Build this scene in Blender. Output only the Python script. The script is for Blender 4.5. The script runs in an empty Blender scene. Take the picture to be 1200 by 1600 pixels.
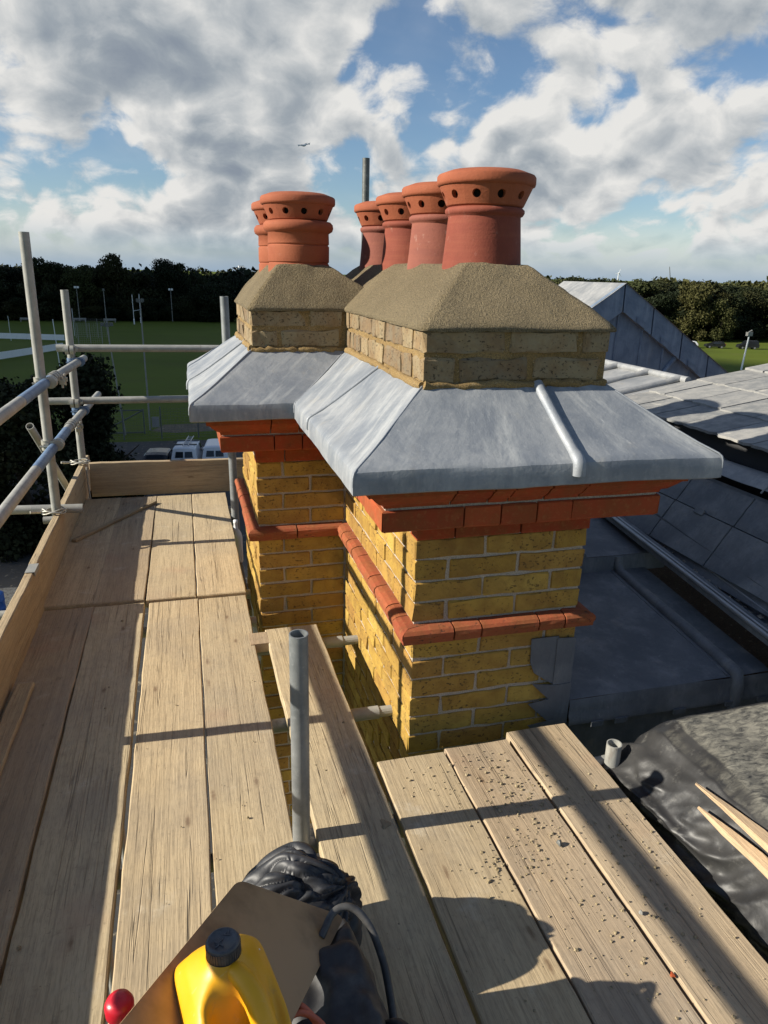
import bpy, bmesh, math, random
import numpy as np
from math import sin, cos, pi, radians, sqrt, atan2
from mathutils import Vector, Matrix, noise as mn

random.seed(7)
NP = np.random.RandomState(11)
scene = bpy.context.scene
COL = scene.collection

# ------------------------------------------------------------------ camera
cam_d = bpy.data.cameras.new("camera")
cam = bpy.data.objects.new("camera", cam_d)
COL.objects.link(cam)
RIGHT = Vector((0.96597, -0.25772, 0.02216))
DOWN = Vector((-0.06084, -0.30963, -0.94891))
FWD = Vector((0.25141, 0.91526, -0.31478))
m = Matrix.Identity(4)
for i in range(3):
    m[i][0] = RIGHT[i]; m[i][1] = -DOWN[i]; m[i][2] = -FWD[i]
m.translation = Vector((0, 0, 1.48))
cam.matrix_world = m
cam_d.sensor_fit = 'VERTICAL'
cam_d.sensor_height = 36.0
cam_d.sensor_width = 27.0
cam_d.lens = 1123.4 * 36.0 / 1600.0
cam_d.clip_start = 0.02
cam_d.clip_end = 12000
scene.camera = cam
scene.render.resolution_x = 768
scene.render.resolution_y = 1024

# ------------------------------------------------------------------ light
SUN_EL, SUN_FWD = radians(28.2), radians(2.6)
S = Vector((-cos(SUN_EL) * cos(SUN_FWD), cos(SUN_EL) * sin(SUN_FWD), sin(SUN_EL)))
sun_d = bpy.data.lights.new("sun", 'SUN')
sun_d.energy = 5.0
sun_d.angle = radians(0.5)
sun_d.color = (1.0, 0.93, 0.80)
sun = bpy.data.objects.new("sun", sun_d)
COL.objects.link(sun)
sun.rotation_euler = S.to_track_quat('Z', 'Y').to_euler()
sun.location = (-30, 0, 30)

scene.view_settings.view_transform = 'Standard'
scene.view_settings.look = 'None'
scene.view_settings.exposure = 0.7
scene.view_settings.gamma = 1.0
scene.view_settings.use_curve_mapping = False

# ------------------------------------------------------------------ node helpers
class NT:
    def __init__(s, tree):
        s.t = tree; s.n = tree.nodes; s.l = tree.links
    def node(s, typ, **kw):
        n = s.n.new(typ)
        for k, v in kw.items():
            setattr(n, k, v)
        return n
    def set(s, sock, v):
        if isinstance(v, bpy.types.NodeSocket):
            s.l.new(v, sock)
        elif v is not None:
            if sock.type == 'RGBA' and len(v) == 3: v = (*v, 1)
            sock.default_value = v
    def math(s, op, a, b=None, c=None, clamp=False):
        n = s.node('ShaderNodeMath', operation=op, use_clamp=clamp)
        s.set(n.inputs[0], a)
        if b is not None: s.set(n.inputs[1], b)
        if c is not None: s.set(n.inputs[2], c)
        return n.outputs[0]
    def vmath(s, op, a, b=None, scale=None):
        n = s.node('ShaderNodeVectorMath', operation=op)
        s.set(n.inputs[0], a)
        if b is not None: s.set(n.inputs[1], b)
        if scale is not None: s.set(n.inputs['Scale'], scale)
        return n.outputs['Value'] if op in ('DOT_PRODUCT', 'LENGTH') else n.outputs[0]
    def mix(s, f, a, b, blend='MIX'):
        n = s.node('ShaderNodeMix', data_type='RGBA', blend_type=blend)
        s.set(n.inputs[0], f); s.set(n.inputs[6], a); s.set(n.inputs[7], b)
        return n.outputs[2]
    def noise(s, vec, scale, detail=4, rough=0.55, dist=0.0):
        n = s.node('ShaderNodeTexNoise')
        s.set(n.inputs['Vector'], vec); s.set(n.inputs['Scale'], scale)
        n.inputs['Detail'].default_value = detail
        n.inputs['Roughness'].default_value = rough
        n.inputs['Distortion'].default_value = dist
        return n.outputs['Fac']
    def ramp(s, f, stops, interp='LINEAR'):
        n = s.node('ShaderNodeValToRGB')
        n.color_ramp.interpolation = interp
        e = n.color_ramp.elements
        while len(e) < len(stops): e.new(0.5)
        for i, (p, c) in enumerate(stops):
            e[i].position = p
            e[i].color = (c, c, c, 1) if not hasattr(c, '__len__') else (*c, 1)
        s.set(n.inputs[0], f)
        return n.outputs[0]
    def step(s, f, a, b):
        n = s.node('ShaderNodeMapRange', interpolation_type='SMOOTHSTEP')
        s.set(n.inputs[0], f); n.inputs[1].default_value = a; n.inputs[2].default_value = b
        return n.outputs[0]
    def scalev(s, vec, sc):
        return s.vmath('MULTIPLY', vec, sc)
    def bump(s, h, strength=0.3, dist=0.01, normal=None):
        n = s.node('ShaderNodeBump')
        n.inputs['Strength'].default_value = strength
        n.inputs['Distance'].default_value = dist
        s.set(n.inputs['Height'], h)
        if normal is not None: s.set(n.inputs['Normal'], normal)
        return n.outputs[0]

def new_mat(name):
    mt = bpy.data.materials.new(name)
    mt.use_nodes = True
    t = NT(mt.node_tree)
    bs = mt.node_tree.nodes['Principled BSDF']
    return mt, t, bs

def objvec(t, rnd=True):
    tc = t.node('ShaderNodeTexCoord').outputs['Object']
    if rnd:
        r = t.node('ShaderNodeObjectInfo').outputs['Random']
        off = t.vmath('SCALE', (37.1, 91.7, 53.3), scale=r)
        return t.vmath('ADD', tc, off)
    return tc
def rnd(t):
    return t.node('ShaderNodeObjectInfo').outputs['Random']

# ------------------------------------------------------------------ world: sky and clouds
world = bpy.data.worlds.new("World")
scene.world = world
world.use_nodes = True
world.cycles.sampling_method = 'MANUAL'
world.cycles.sample_map_resolution = 256
wt = NT(world.node_tree)
for n in list(wt.n): wt.n.remove(n)
wout = wt.node('ShaderNodeOutputWorld')
sky = wt.node('ShaderNodeTexSky', sky_type='NISHITA')
sky.sun_disc = False
sky.sun_elevation = SUN_EL
sky.sun_rotation = radians(272.6)
sky.altitude = 50
sky.air_density = 1.0
sky.dust_density = 0.15
sky.ozone_density = 4.0
bg_sky = wt.node('ShaderNodeBackground')
wt.set(bg_sky.inputs[0], sky.outputs[0])
bg_sky.inputs[1].default_value = 0.064
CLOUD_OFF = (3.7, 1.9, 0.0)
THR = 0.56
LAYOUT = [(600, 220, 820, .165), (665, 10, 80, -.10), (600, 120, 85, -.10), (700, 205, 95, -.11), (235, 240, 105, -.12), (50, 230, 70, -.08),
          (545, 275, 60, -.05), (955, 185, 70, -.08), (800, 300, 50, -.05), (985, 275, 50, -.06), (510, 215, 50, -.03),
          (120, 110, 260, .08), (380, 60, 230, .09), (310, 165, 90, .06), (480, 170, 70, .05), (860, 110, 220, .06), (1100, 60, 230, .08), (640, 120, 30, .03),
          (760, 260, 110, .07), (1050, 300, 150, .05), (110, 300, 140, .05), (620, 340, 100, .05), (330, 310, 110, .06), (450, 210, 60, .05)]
wdir = wt.node('ShaderNodeTexCoord').outputs['Generated']
sep = wt.node('ShaderNodeSeparateXYZ'); wt.set(sep.inputs[0], wdir)
dz = sep.outputs['Z']
def pixdir(px, py):
    return (RIGHT * ((px - 600) / 1123.4) + DOWN * ((py - 800) / 1123.4) + FWD).normalized()
# cumulus deck: directions projected on a layer overhead, so banks shrink and flatten towards the horizon
den = wt.math('ADD', wt.math('MAXIMUM', dz, 0.0), 0.55)
pl = wt.vmath('SCALE', wdir, scale=wt.math('DIVIDE', 1.0, den))
pl = wt.vmath('MULTIPLY', pl, (1.0, 0.9, 0.0))
def warped(off, amt):
    v = wt.vmath('ADD', pl, off)
    w1 = wt.node('ShaderNodeTexNoise'); wt.set(w1.inputs['Vector'], v); w1.inputs['Scale'].default_value = 6.0; w1.inputs['Detail'].default_value = 2
    w = wt.vmath('SCALE', wt.vmath('SUBTRACT', w1.outputs['Color'], (0.5, 0.5, 0.5)), scale=amt)
    return wt.vmath('ADD', v, w)
v_w = warped(CLOUD_OFF, 0.10)
def cloud_density(off):
    v = wt.vmath('ADD', v_w, off)
    a = wt.noise(v, 3.0, 9, 0.61)
    # billows: rounded cauliflower lumps
    vo = wt.node('ShaderNodeTexVoronoi', feature='F1', voronoi_dimensions='2D'); wt.set(vo.inputs['Vector'], v); vo.inputs['Scale'].default_value = 11.0
    vo.inputs['Detail'].default_value = 1.0; vo.inputs['Roughness'].default_value = 0.6
    bl = wt.math('SUBTRACT', 0.5, vo.outputs['Distance'])
    return wt.math('ADD', a, wt.math('MULTIPLY', bl, 0.14))
CO = CLOUD_OFF
d0 = cloud_density((0, 0, 0))
d1 = cloud_density((-0.03, -0.03, 0))
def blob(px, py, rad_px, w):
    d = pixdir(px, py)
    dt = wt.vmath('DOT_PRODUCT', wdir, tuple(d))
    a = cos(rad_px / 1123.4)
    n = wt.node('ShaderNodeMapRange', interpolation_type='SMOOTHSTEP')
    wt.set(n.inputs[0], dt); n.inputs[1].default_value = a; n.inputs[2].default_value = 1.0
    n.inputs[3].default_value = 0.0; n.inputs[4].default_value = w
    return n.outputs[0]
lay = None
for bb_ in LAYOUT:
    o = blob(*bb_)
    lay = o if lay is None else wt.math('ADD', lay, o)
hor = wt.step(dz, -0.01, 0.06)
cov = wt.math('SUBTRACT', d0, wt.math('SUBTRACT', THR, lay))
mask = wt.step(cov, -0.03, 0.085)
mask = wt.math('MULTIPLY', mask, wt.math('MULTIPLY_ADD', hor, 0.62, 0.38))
wisp = wt.noise(wt.vmath('MULTIPLY', pl, (0.8, 2.0, 0)), 1.5, 5, 0.62)
wm = wt.math('MULTIPLY', wt.step(wisp, 0.40, 0.74), 0.18)
mask = wt.math('MAXIMUM', mask, wm)
far = wt.math('SUBTRACT', 1.0, wt.step(dz, -0.02, 0.09))
mask = wt.math('MAXIMUM', mask, wt.math('MULTIPLY', far, 0.92))
thick = wt.step(cov, 0.02, 0.30)
big = wt.noise(wt.vmath('ADD', pl, (5.0, 2.0, 0)), 2.0, 3, 0.5)
sun_lit = wt.math('MULTIPLY', wt.math('SUBTRACT', d0, d1), 2.4)
b1 = wt.math('ADD', wt.math('SUBTRACT', 0.86, wt.math('MULTIPLY', thick, 0.42)), sun_lit)
b1 = wt.math('ADD', b1, wt.math('MULTIPLY', wt.math('SUBTRACT', big, 0.5), 0.5))
b1 = wt.math('MINIMUM', wt.math('MAXIMUM', b1, 0.22), 0.98)
ccol = wt.ramp(b1, [(0.22, (0.30, 0.35, 0.42)), (0.45, (0.40, 0.45, 0.50)), (0.68, (0.62, 0.65, 0.67)), (0.95, (0.95, 0.94, 0.91))])
ccol = wt.mix(hor, (0.34, 0.49, 0.68), ccol)
bg_cl = wt.node('ShaderNodeBackground')
wt.set(bg_cl.inputs[0], ccol)
bg_cl.inputs[1].default_value = 0.52
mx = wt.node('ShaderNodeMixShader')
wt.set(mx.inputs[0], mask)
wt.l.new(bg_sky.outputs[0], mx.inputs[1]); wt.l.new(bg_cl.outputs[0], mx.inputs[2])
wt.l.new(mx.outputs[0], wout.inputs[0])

# ------------------------------------------------------------------ mesh helpers
class MB:
    def __init__(s): s.v = []; s.f = []; s.sm = []
    def add(s, vs, fs, smooth=False):
        o = len(s.v); s.v += [tuple(v) for v in vs]
        for f in fs: s.f.append(tuple(i + o for i in f)); s.sm.append(smooth)
    def box(s, a, b, M=None):
        x0, y0, z0 = a; x1, y1, z1 = b
        vs = [Vector(v) for v in [(x0,y0,z0),(x1,y0,z0),(x1,y1,z0),(x0,y1,z0),(x0,y0,z1),(x1,y0,z1),(x1,y1,z1),(x0,y1,z1)]]
        if M is not None: vs = [M @ v for v in vs]
        s.add(vs, [(0,3,2,1),(4,5,6,7),(0,1,5,4),(1,2,6,5),(2,3,7,6),(3,0,4,7)])
    def tube(s, p0, p1, r, r1=None, n=14, caps=True, inner=None, smooth=True):
        p0 = Vector(p0); p1 = Vector(p1); r1 = r if r1 is None else r1
        d = (p1 - p0).normalized()
        u = d.orthogonal().normalized(); w = d.cross(u)
        vs = []
        for p, rr in ((p0, r), (p1, r1)):
            for i in range(n):
                a = 2 * pi * i / n
                vs.append(p + u * cos(a) * rr + w * sin(a) * rr)
        s.add(vs, [(i, (i+1) % n, n + (i+1) % n, n + i) for i in range(n)], smooth)
        if inner:
            ri = r - inner
            for p, sg, rr in ((p0, -1, r), (p1, 1, r1)):
                ring = []
                for k, q in ((rr, 0), (rr - inner, 0), (rr - inner, -0.5)):
                    for i in range(n):
                        a = 2 * pi * i / n
                        ring.append(p + d * sg * q + u * cos(a) * k + w * sin(a) * k)
                fs = []
                for j in range(2):
                    for i in range(n):
                        q4 = (j*n+i, j*n+(i+1) % n, (j+1)*n+(i+1) % n, (j+1)*n+i)
                        fs.append(q4 if sg > 0 else q4[::-1])
                s.add(ring, fs, False)
        elif caps:
            s.add(vs[:n], [tuple(range(n))[::-1]]); s.add(vs[n:], [tuple(range(n))])
    def spline(s, pts, r, n=10, sub=6):
        P = [Vector(p) for p in pts]; out = []; P2 = [P[0]*2 - P[1]] + P + [P[-1]*2 - P[-2]]
        for i in range(1, len(P2) - 2):
            a, b_, c_, d_ = P2[i-1:i+3]
            for k in range(sub):
                t_ = k/sub
                out.append(.5*((2*b_) + (c_ - a)*t_ + (2*a - 5*b_ + 4*c_ - d_)*t_*t_ + (3*b_ - a - 3*c_ + d_)*t_**3))
        out.append(P[-1]); s.path(out, r, n)
    def path(s, pts, r, n=10, closed=False, caps=True):
        pts = [Vector(p) for p in pts]; N = len(pts)
        rs = r if hasattr(r, '__len__') else [r] * N
        up = None; vs = []
        for i, p in enumerate(pts):
            if closed: d = pts[(i+1) % N] - pts[i-1]
            else: d = pts[min(i+1, N-1)] - pts[max(i-1, 0)]
            d.normalize()
            if up is None: up = d.orthogonal().normalized()
            up = (up - d * up.dot(d)).normalized(); w = d.cross(up)
            for k in range(n):
                a = 2*pi*k/n; vs.append(p + (up*cos(a) + w*sin(a)) * rs[i])
        fs = []
        for i in range(N if closed else N-1):
            j = (i+1) % N
            for k in range(n):
                fs.append((i*n+k, i*n+(k+1) % n, j*n+(k+1) % n, j*n+k))
        s.add(vs, fs, True)
        if caps and not closed:
            s.add(vs[:n], [tuple(range(n))[::-1]]); s.add(vs[-n:], [tuple(range(n))])
    def lathe(s, prof, c=(0,0,0), n=48, smooth=True, a0=0, a1=2*pi, wob=None):
        c = Vector(c); full = abs(a1 - a0 - 2*pi) < 1e-6
        k = n if full else n + 1
        vs = []
        for r, z in prof:
            for i in range(k):
                a = a0 + (a1 - a0) * i / n
                rr = r * (1 + (wob(a, z) if wob else 0))
                vs.append(c + Vector((rr*cos(a), rr*sin(a), z)))
        fs = []
        for j in range(len(prof)-1):
            for i in range(n):
                i2 = (i+1) % k
                fs.append((j*k+i, j*k+i2, (j+1)*k+i2, (j+1)*k+i))
        s.add(vs, fs, smooth)
    def grid(s, P, nu, nv, smooth=True, flip=False):
        vs = [P(u/(nu), v/(nv)) for v in range(nv+1) for u in range(nu+1)]
        fs = []
        for v in range(nv):
            for u in range(nu):
                q = (v*(nu+1)+u, v*(nu+1)+u+1, (v+1)*(nu+1)+u+1, (v+1)*(nu+1)+u)
                fs.append(q[::-1] if flip else q)
        s.add(vs, fs, smooth)
    def mesh(s, name, mat=None):
        me = bpy.data.meshes.new(name)
        me.from_pydata(s.v, [], s.f)
        me.polygons.foreach_set('use_smooth', s.sm)
        if mat: me.materials.append(mat)
        me.update()
        return me
    def build(s, name, mat, parent=None):
        return link(name, s.mesh(name, mat), parent)

def link(name, me, parent=None, loc=None):
    """mesh coordinates are world coordinates unless loc is given; the origin of top-level things is moved to the mesh's base"""
    o = bpy.data.objects.new(name, me)
    COL.objects.link(o)
    if loc is None:
        vs = np.empty(len(me.vertices) * 3, dtype=np.float32); me.vertices.foreach_get('co', vs)
        vs = vs.reshape(-1, 3)
        c = (vs.min(0) + vs.max(0)) / 2
        if parent is None: c[2] = vs[:, 2].min()
        vs -= c; me.vertices.foreach_set('co', vs.ravel()); me.update()
        loc = Vector([float(x) for x in c])
    o.location = Vector(loc)
    if parent is not None:
        o.parent = parent
        o.location = Vector(loc) - abs_loc(parent)
    return o

def abs_loc(o):
    l = Vector(o.location)
    while o.parent: o = o.parent; l += o.location
    return l

def thing(name, loc, label, cat, group=None):
    o = bpy.data.objects.new(name, None)
    COL.objects.link(o); o.location = loc
    o.empty_display_size = 0.1
    return tag(o, label, cat, group)
def tag(o, label, cat, group=None, kind=None):
    o['label'] = label; o['category'] = cat
    if group: o['group'] = group
    if kind: o['kind'] = kind
    return o
def struct(o, label=None, kind='structure'):
    o['kind'] = kind
    if label: o['label'] = label
    return o
def children(o): return [c for c in bpy.data.objects if c.parent == o]
def copy_tree(o, kids=None):
    c = o.copy(); COL.objects.link(c)
    for ch in (kids if kids is not None else children(o)):
        d = ch.copy(); COL.objects.link(d); d.parent = c
        for g in children(ch):
            e = g.copy(); COL.objects.link(e); e.parent = d
    return c
def nz(p, s, seed=0):
    return mn.noise(Vector((p[0]*s + seed*7.13, p[1]*s - seed*3.71, p[2]*s + seed*1.37)))

# ------------------------------------------------------------------ materials
def mat_brick(name, stops, spot=(0.03, 0.02, 0.012), spot_amt=0.55, bump=0.5):
    mt, t, b = new_mat(name)
    v = objvec(t); r = rnd(t)
    base = t.ramp(r, stops)
    n1 = t.noise(v, 14, 6, 0.65)
    c = t.mix(t.step(n1, 0.36, 0.66), base, t.mix(0.45, base, (0.16, 0.07, 0.015)))
    n2 = t.noise(v, 75, 4, 0.65)
    c = t.mix(t.math('MULTIPLY', t.step(n2, 0.50, 0.72), 0.25), c, t.mix(0.5, c, (0.55, 0.36, 0.13)))
    n4 = t.noise(t.scalev(v, (1, 1, 1.5)), 84, 3, 0.6)
    sp = t.math('MULTIPLY', t.step(n4, 0.585, 0.64), t.step(t.noise(v, 9, 3, 0.6), 0.60 - 0.35*spot_amt, 0.74 - 0.35*spot_amt))
    c = t.mix(t.math('MULTIPLY', sp, 0.75), c, spot)
    n5 = t.noise(t.scalev(v, (1, 1, 3)), 9, 5, 0.7)
    c = t.mix(t.math('MULTIPLY', t.step(n5, 0.60, 0.72), 0.5), c, t.mix(0.5, c, spot))
    t.set(b.inputs['Base Color'], c)
    b.inputs['Roughness'].default_value = 0.92
    h = t.math('ADD', t.math('MULTIPLY', n1, 0.6), t.math('SUBTRACT', t.math('MULTIPLY', n2, 0.5), t.math('MULTIPLY', sp, 0.5)))
    t.set(b.inputs['Normal'], t.bump(h, bump, 0.006))
    return mt
M_YB = mat_brick('yellow_stock_brick', [(0, (0.34, 0.205, 0.036)), (.25, (0.44, 0.28, 0.050)), (.5, (0.35, 0.195, 0.042)), (.75, (0.49, 0.325, 0.066)), (1, (0.28, 0.155, 0.034))])
M_CB = mat_brick('weathered_brick', [(0, (0.20, 0.155, 0.09)), (.3, (0.29, 0.225, 0.13)), (.6, (0.16, 0.125, 0.08)), (1, (0.31, 0.245, 0.14))], spot_amt=0.75)
M_RB = mat_brick('red_rubber_brick', [(0, (0.31, 0.048, 0.011)), (.4, (0.36, 0.060, 0.014)), (.7, (0.27, 0.040, 0.010)), (1, (0.37, 0.072, 0.018))], spot_amt=0.05, bump=0.22)
M_SB = mat_brick('string_course_brick', [(0, (0.29, 0.064, 0.022)), (.5, (0.33, 0.08, 0.03)), (1, (0.25, 0.052, 0.019))], spot_amt=0.35, bump=0.35)

def mat_grain(name, ca, cb, scale=90, bump=0.6, dist=0.006, big=4, rough=0.95):
    mt, t, b = new_mat(name)
    v = objvec(t, False)
    n1 = t.noise(v, scale, 5, 0.7); n2 = t.noise(v, big, 4, 0.6); n3 = t.noise(v, scale*3, 2, 0.6)
    c = t.mix(t.step(n2, 0.3, 0.7), ca, cb)
    c = t.mix(t.math('MULTIPLY', t.step(n3, 0.47, 0.60), 0.7), c, t.mix(0.8, c, (0.05, 0.04, 0.025)))
    c = t.mix(t.math('MULTIPLY', t.step(n1, 0.56, 0.72), 0.5), c, (0.56, 0.47, 0.32))
    t.set(b.inputs['Base Color'], c); b.inputs['Roughness'].default_value = rough
    t.set(b.inputs['Normal'], t.bump(t.math('ADD', n1, t.math('MULTIPLY', n3, 0.6)), bump, dist))
    return mt
M_FL = mat_grain('sand_cement', (0.27, 0.21, 0.115), (0.34, 0.265, 0.15), 105, 1.0, 0.02)
M_MORT = mat_grain('lime_mortar', (0.50, 0.42, 0.33), (0.60, 0.52, 0.42), 120, 0.8, 0.006)
M_MORTY = mat_grain('yellow_sand_mortar', (0.24, 0.15, 0.05), (0.31, 0.205, 0.08), 120, 0.7, 0.004)
M_CRUMB = mat_grain('mortar_crumb', (0.30, 0.235, 0.13), (0.40, 0.32, 0.20), 60, 0.5, 0.004)

def mat_terra(name, ca, cb, wash):
    mt, t, b = new_mat(name)
    v = objvec(t); n1 = t.noise(v, 9, 6, 0.6); n2 = t.noise(t.scalev(v, (4, 4, 60)), 1, 3, 0.6); n3 = t.noise(v, 120, 3, 0.6)
    c = t.mix(t.step(n1, 0.32, 0.7), ca, cb)
    c = t.mix(t.math('MULTIPLY', t.step(n2, 0.4, 0.75), 0.3), c, t.mix(0.5, c, (0.36, 0.12, 0.055)))
    n4 = t.noise(v, 22, 5, 0.7)
    c = t.mix(t.math('MULTIPLY', t.step(n4, 0.60, 0.74), wash), c, (0.55, 0.42, 0.34))
    c = t.mix(t.math('MULTIPLY', t.step(n3, 0.6, 0.7), 0.3), c, (0.12, 0.04, 0.02))
    t.set(b.inputs['Base Color'], c); b.inputs['Roughness'].default_value = 0.85
    t.set(b.inputs['Normal'], t.bump(t.math('ADD', n3, t.math('MULTIPLY', n2, 0.7)), 0.22, 0.004))
    return mt
M_TO = mat_terra('orange_terracotta', (0.26, 0.064, 0.024), (0.31, 0.085, 0.034), 0.10)
M_TR = mat_terra('red_terracotta', (0.185, 0.038, 0.020), (0.225, 0.050, 0.027), 0.18)
M_TRP = mat_terra('pinkish_terracotta', (0.20, 0.060, 0.040), (0.24, 0.075, 0.050), 0.30)

def mat_lead(name, base=(0.30, 0.315, 0.335), light=(0.44, 0.45, 0.455), dark=(0.21, 0.232, 0.262), streak=(3, 3, 3), rough=0.5, metal=0.25, uv=False, amt=0.55):
    mt, t, b = new_mat(name)
    v = objvec(t, False)
    sv = t.node('ShaderNodeUVMap').outputs[0] if uv else v
    n1 = t.noise(v, 4.5, 7, 0.66, 0.4); n2 = t.noise(t.scalev(sv, streak), 9, 6, 0.7); n3 = t.noise(v, 60, 5, 0.65)
    c = t.mix(t.step(n1, 0.32, 0.70), dark, base)
    c = t.mix(t.math('MULTIPLY', t.step(n2, 0.46, 0.74), amt), c, light)
    c = t.mix(t.math('MULTIPLY', t.step(n3, 0.56, 0.72), 0.35), c, t.mix(0.6, c, light))
    fs = t.noise(t.scalev(sv, tuple(q*3.2 for q in streak)), 14, 3, 0.6)
    c = t.mix(t.math('MULTIPLY', t.step(fs, 0.54, 0.66), 0.75*amt), c, dark)
    n7 = t.noise(t.scalev(sv, tuple(q*.7 for q in streak)), 6, 6, 0.7)
    c = t.mix(t.math('MULTIPLY', t.step(n7, 0.54, 0.68), 0.45*amt), c, t.mix(0.5, dark, (0.20, 0.19, 0.17)))
    n5 = t.noise(v, 9, 5, 0.65)
    c = t.mix(t.math('MULTIPLY', t.step(n5, 0.58, 0.75), 0.30), c, (0.36, 0.32, 0.25))
    # handling scratches and drips of white lead bloom
    n6 = t.noise(t.scalev(sv, tuple(q*2 for q in streak)), 5, 8, 0.8)
    c = t.mix(t.math('MULTIPLY', t.step(n6, 0.63, 0.70), 0.5), c, t.mix(0.5, light, (0.7, 0.7, 0.68)))
    t.set(b.inputs['Base Color'], c)
    t.set(b.inputs['Roughness'], t.math('MULTIPLY_ADD', n2, 0.3, rough - 0.08)); b.inputs['Metallic'].default_value = metal
    h = t.math('ADD', t.math('MULTIPLY', n1, 0.5), t.math('MULTIPLY', n3, 0.12))
    t.set(b.inputs['Normal'], t.bump(h, 0.4, 0.02))
    return mt
M_LEAD = mat_lead('lead_sheet', base=(0.30, 0.312, 0.325), light=(0.50, 0.505, 0.49), dark=(0.165, 0.185, 0.215), streak=(1.6, 0.28, 1), uv=True, metal=0.05, rough=.55, amt=.55)
M_LEADF = mat_lead('lead_roll_sheet', streak=(1, 1, 1))
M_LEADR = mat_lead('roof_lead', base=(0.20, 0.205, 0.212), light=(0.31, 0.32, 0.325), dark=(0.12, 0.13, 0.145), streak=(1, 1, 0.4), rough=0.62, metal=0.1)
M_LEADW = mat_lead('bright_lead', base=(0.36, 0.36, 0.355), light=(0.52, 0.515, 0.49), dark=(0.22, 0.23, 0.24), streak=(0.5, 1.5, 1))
M_LEADB = mat_lead('blue_grey_lead', base=(0.21, 0.265, 0.345), light=(0.31, 0.375, 0.46), dark=(0.12, 0.165, 0.235), streak=(1.5, 1.5, 0.2), rough=.6)

M_FLASH = mat_lead('flashing_lead', base=(0.155, 0.165, 0.18), light=(0.23, 0.24, 0.25), dark=(0.10, 0.11, 0.125), streak=(1.5, 1.5, .4), rough=.6, metal=.1)
def mat_slate():
    mt, t, b = new_mat('grey_slate')
    v = objvec(t); r = rnd(t)
    c0 = t.ramp(r, [(0, (0.19, 0.19, 0.185)), (.4, (0.24, 0.24, 0.235)), (.7, (0.165, 0.17, 0.17)), (1, (0.27, 0.265, 0.255))])
    n1 = t.noise(v, 14, 6, 0.65); n2 = t.noise(t.scalev(v, (14, 90, 30)), 1, 4, 0.6)
    c = t.mix(t.step(n1, 0.35, 0.7), c0, t.mix(0.5, c0, (0.42, 0.40, 0.36)))
    n3 = t.noise(v, 6, 4, 0.7)
    c = t.mix(t.math('MULTIPLY', t.step(n3, 0.60, 0.72), 0.6), c, (0.52, 0.49, 0.42))
    c = t.mix(t.math('MULTIPLY', t.step(n2, 0.5, 0.7), 0.3), c, (0.12, 0.12, 0.12))
    t.set(b.inputs['Base Color'], c); b.inputs['Roughness'].default_value = 0.75
    t.set(b.inputs['Normal'], t.bump(t.math('ADD', n2, n1), 0.35, 0.006))
    return mt
M_SLATE = mat_slate()

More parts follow.
